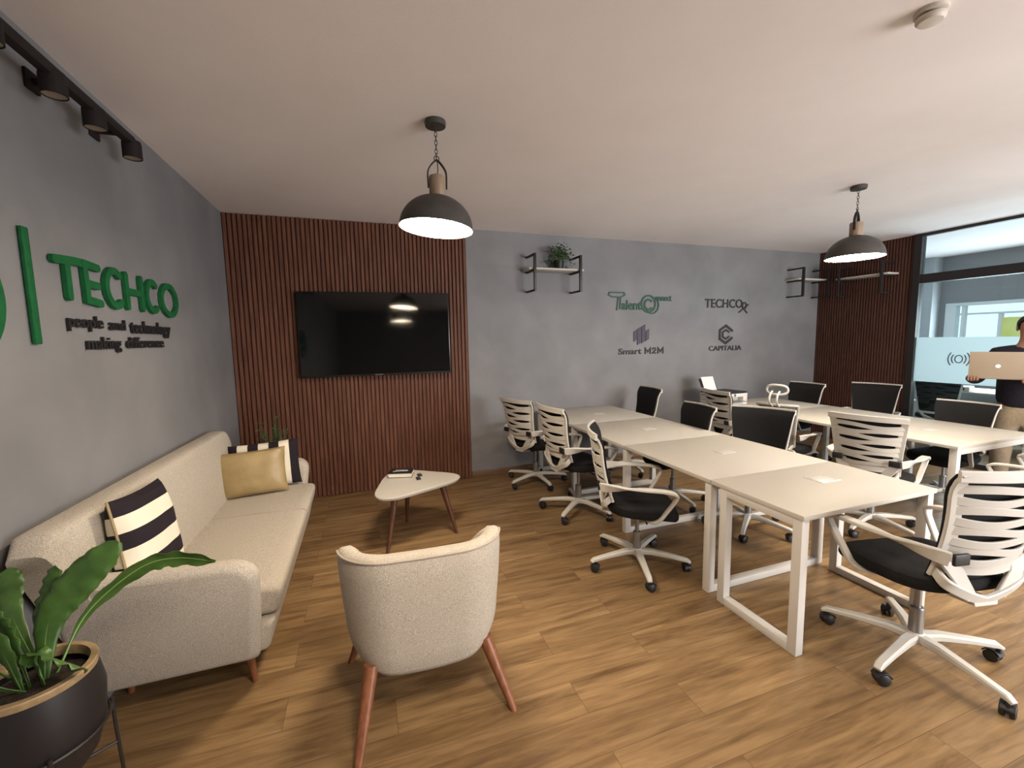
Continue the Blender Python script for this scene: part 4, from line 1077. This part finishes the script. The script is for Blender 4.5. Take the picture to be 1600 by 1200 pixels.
for s in (-1, 1):
    i = len(vv3); vv3 += [V((s*.10, 0, .78)), V((s*.108, -.01, .50)), V((s*.112, .01, .12))]; e3 += [(1, i), (i, i+1), (i+1, i+2)]; q3 += [.105, .078, .062]
cloth('trousers', 'trousers', vv3, e3, q3)
for s in (-1, 1):
    b = skin_mesh([V((s*.113, .05, .045)), V((s*.116, -.04, .045)), V((s*.122, -.15, .038))], [(0, 1), (1, 2)], [(.042, .045), (.044, .045), (.040, .034)])
    for v in b.verts: v.co.z = max(v.co.z, .001)
    link('shoe', b, 'rubber', pn)
bm = bmesh.new(); q = bmesh.ops.create_uvsphere(bm, u_segments=24, v_segments=16, radius=1)
for v in q['verts']: v.co = V((v.co.x*.088, .012+v.co.y*.108, 1.675+v.co.z*.088))
bmesh.ops.bisect_plane(bm, geom=bm.verts[:]+bm.edges[:]+bm.faces[:], plane_co=(0, -.045, 1.665), plane_no=(0, -1, -.55), clear_outer=True)
link('hair', bm, 'hair', pn)
for s in (-1, 1):
    bm = bmesh.new(); blob(bm, (s*.030, -.098, 1.655), (.012, .007, .006)); e_ = link('eye', bm, 'eye', body)
    bm = bmesh.new(); blob(bm, (s*.030, -.1045, 1.655), (.0045, .002, .0048)); 
    link('eyebrow', put_b, 'hair', body) if False else None
    blob(bm, (s*.031, -.102, 1.675), (.018, .005, .004)); link('eyebrow', bm, 'hair', body)

# laptop held in the hands: half-open, lid towards the camera
lt = thing('laptop', 'rose gold laptop held up with its lid towards the camera', 'laptop', pn.location+Matrix.Rotation(pn.rotation_euler.z, 3, 'Z')@V((lap_c.x, lap_c.y, 1.186)), pn.rotation_euler.z)
bm = bmesh.new(); box(bm, -.178, .178, -.008, .0, .004, .245, .003); put(bm, lambda c: V((c.x, c.y-c.z*.05, c.z))); lid = link('lid', bm, 'laptop', lt)
bm = bmesh.new(); lathe(bm, [(.016, 0), (.016, .0006)], 24); put(bm, lambda c: V((c.x, -.0085-(.118+c.y)*.05-c.z, .118+c.y))); link('lid_emblem', bm, 'white_frame', lid)
bm = bmesh.new(); box(bm, -.168, .168, .0002, .0008, .014, .235); put(bm, lambda c: V((c.x, c.y-c.z*.05, c.z))); link('screen', bm, 'screen', lid, smooth=False)
bm = bmesh.new(); box(bm, -.178, .178, .003, .205, 0, .010, .003); bs = link('keyboard_base', bm, 'laptop', lt)
bm = bmesh.new()
for r in range(5):
    for c in range(12): box(bm, -.14+c*.0235, -.12+c*.0235, .035+r*.022, .053+r*.022, .0101, .0112)
kk = link('keys', bm, 'rubber', bs, smooth=False); kk['kind'] = 'stuff'
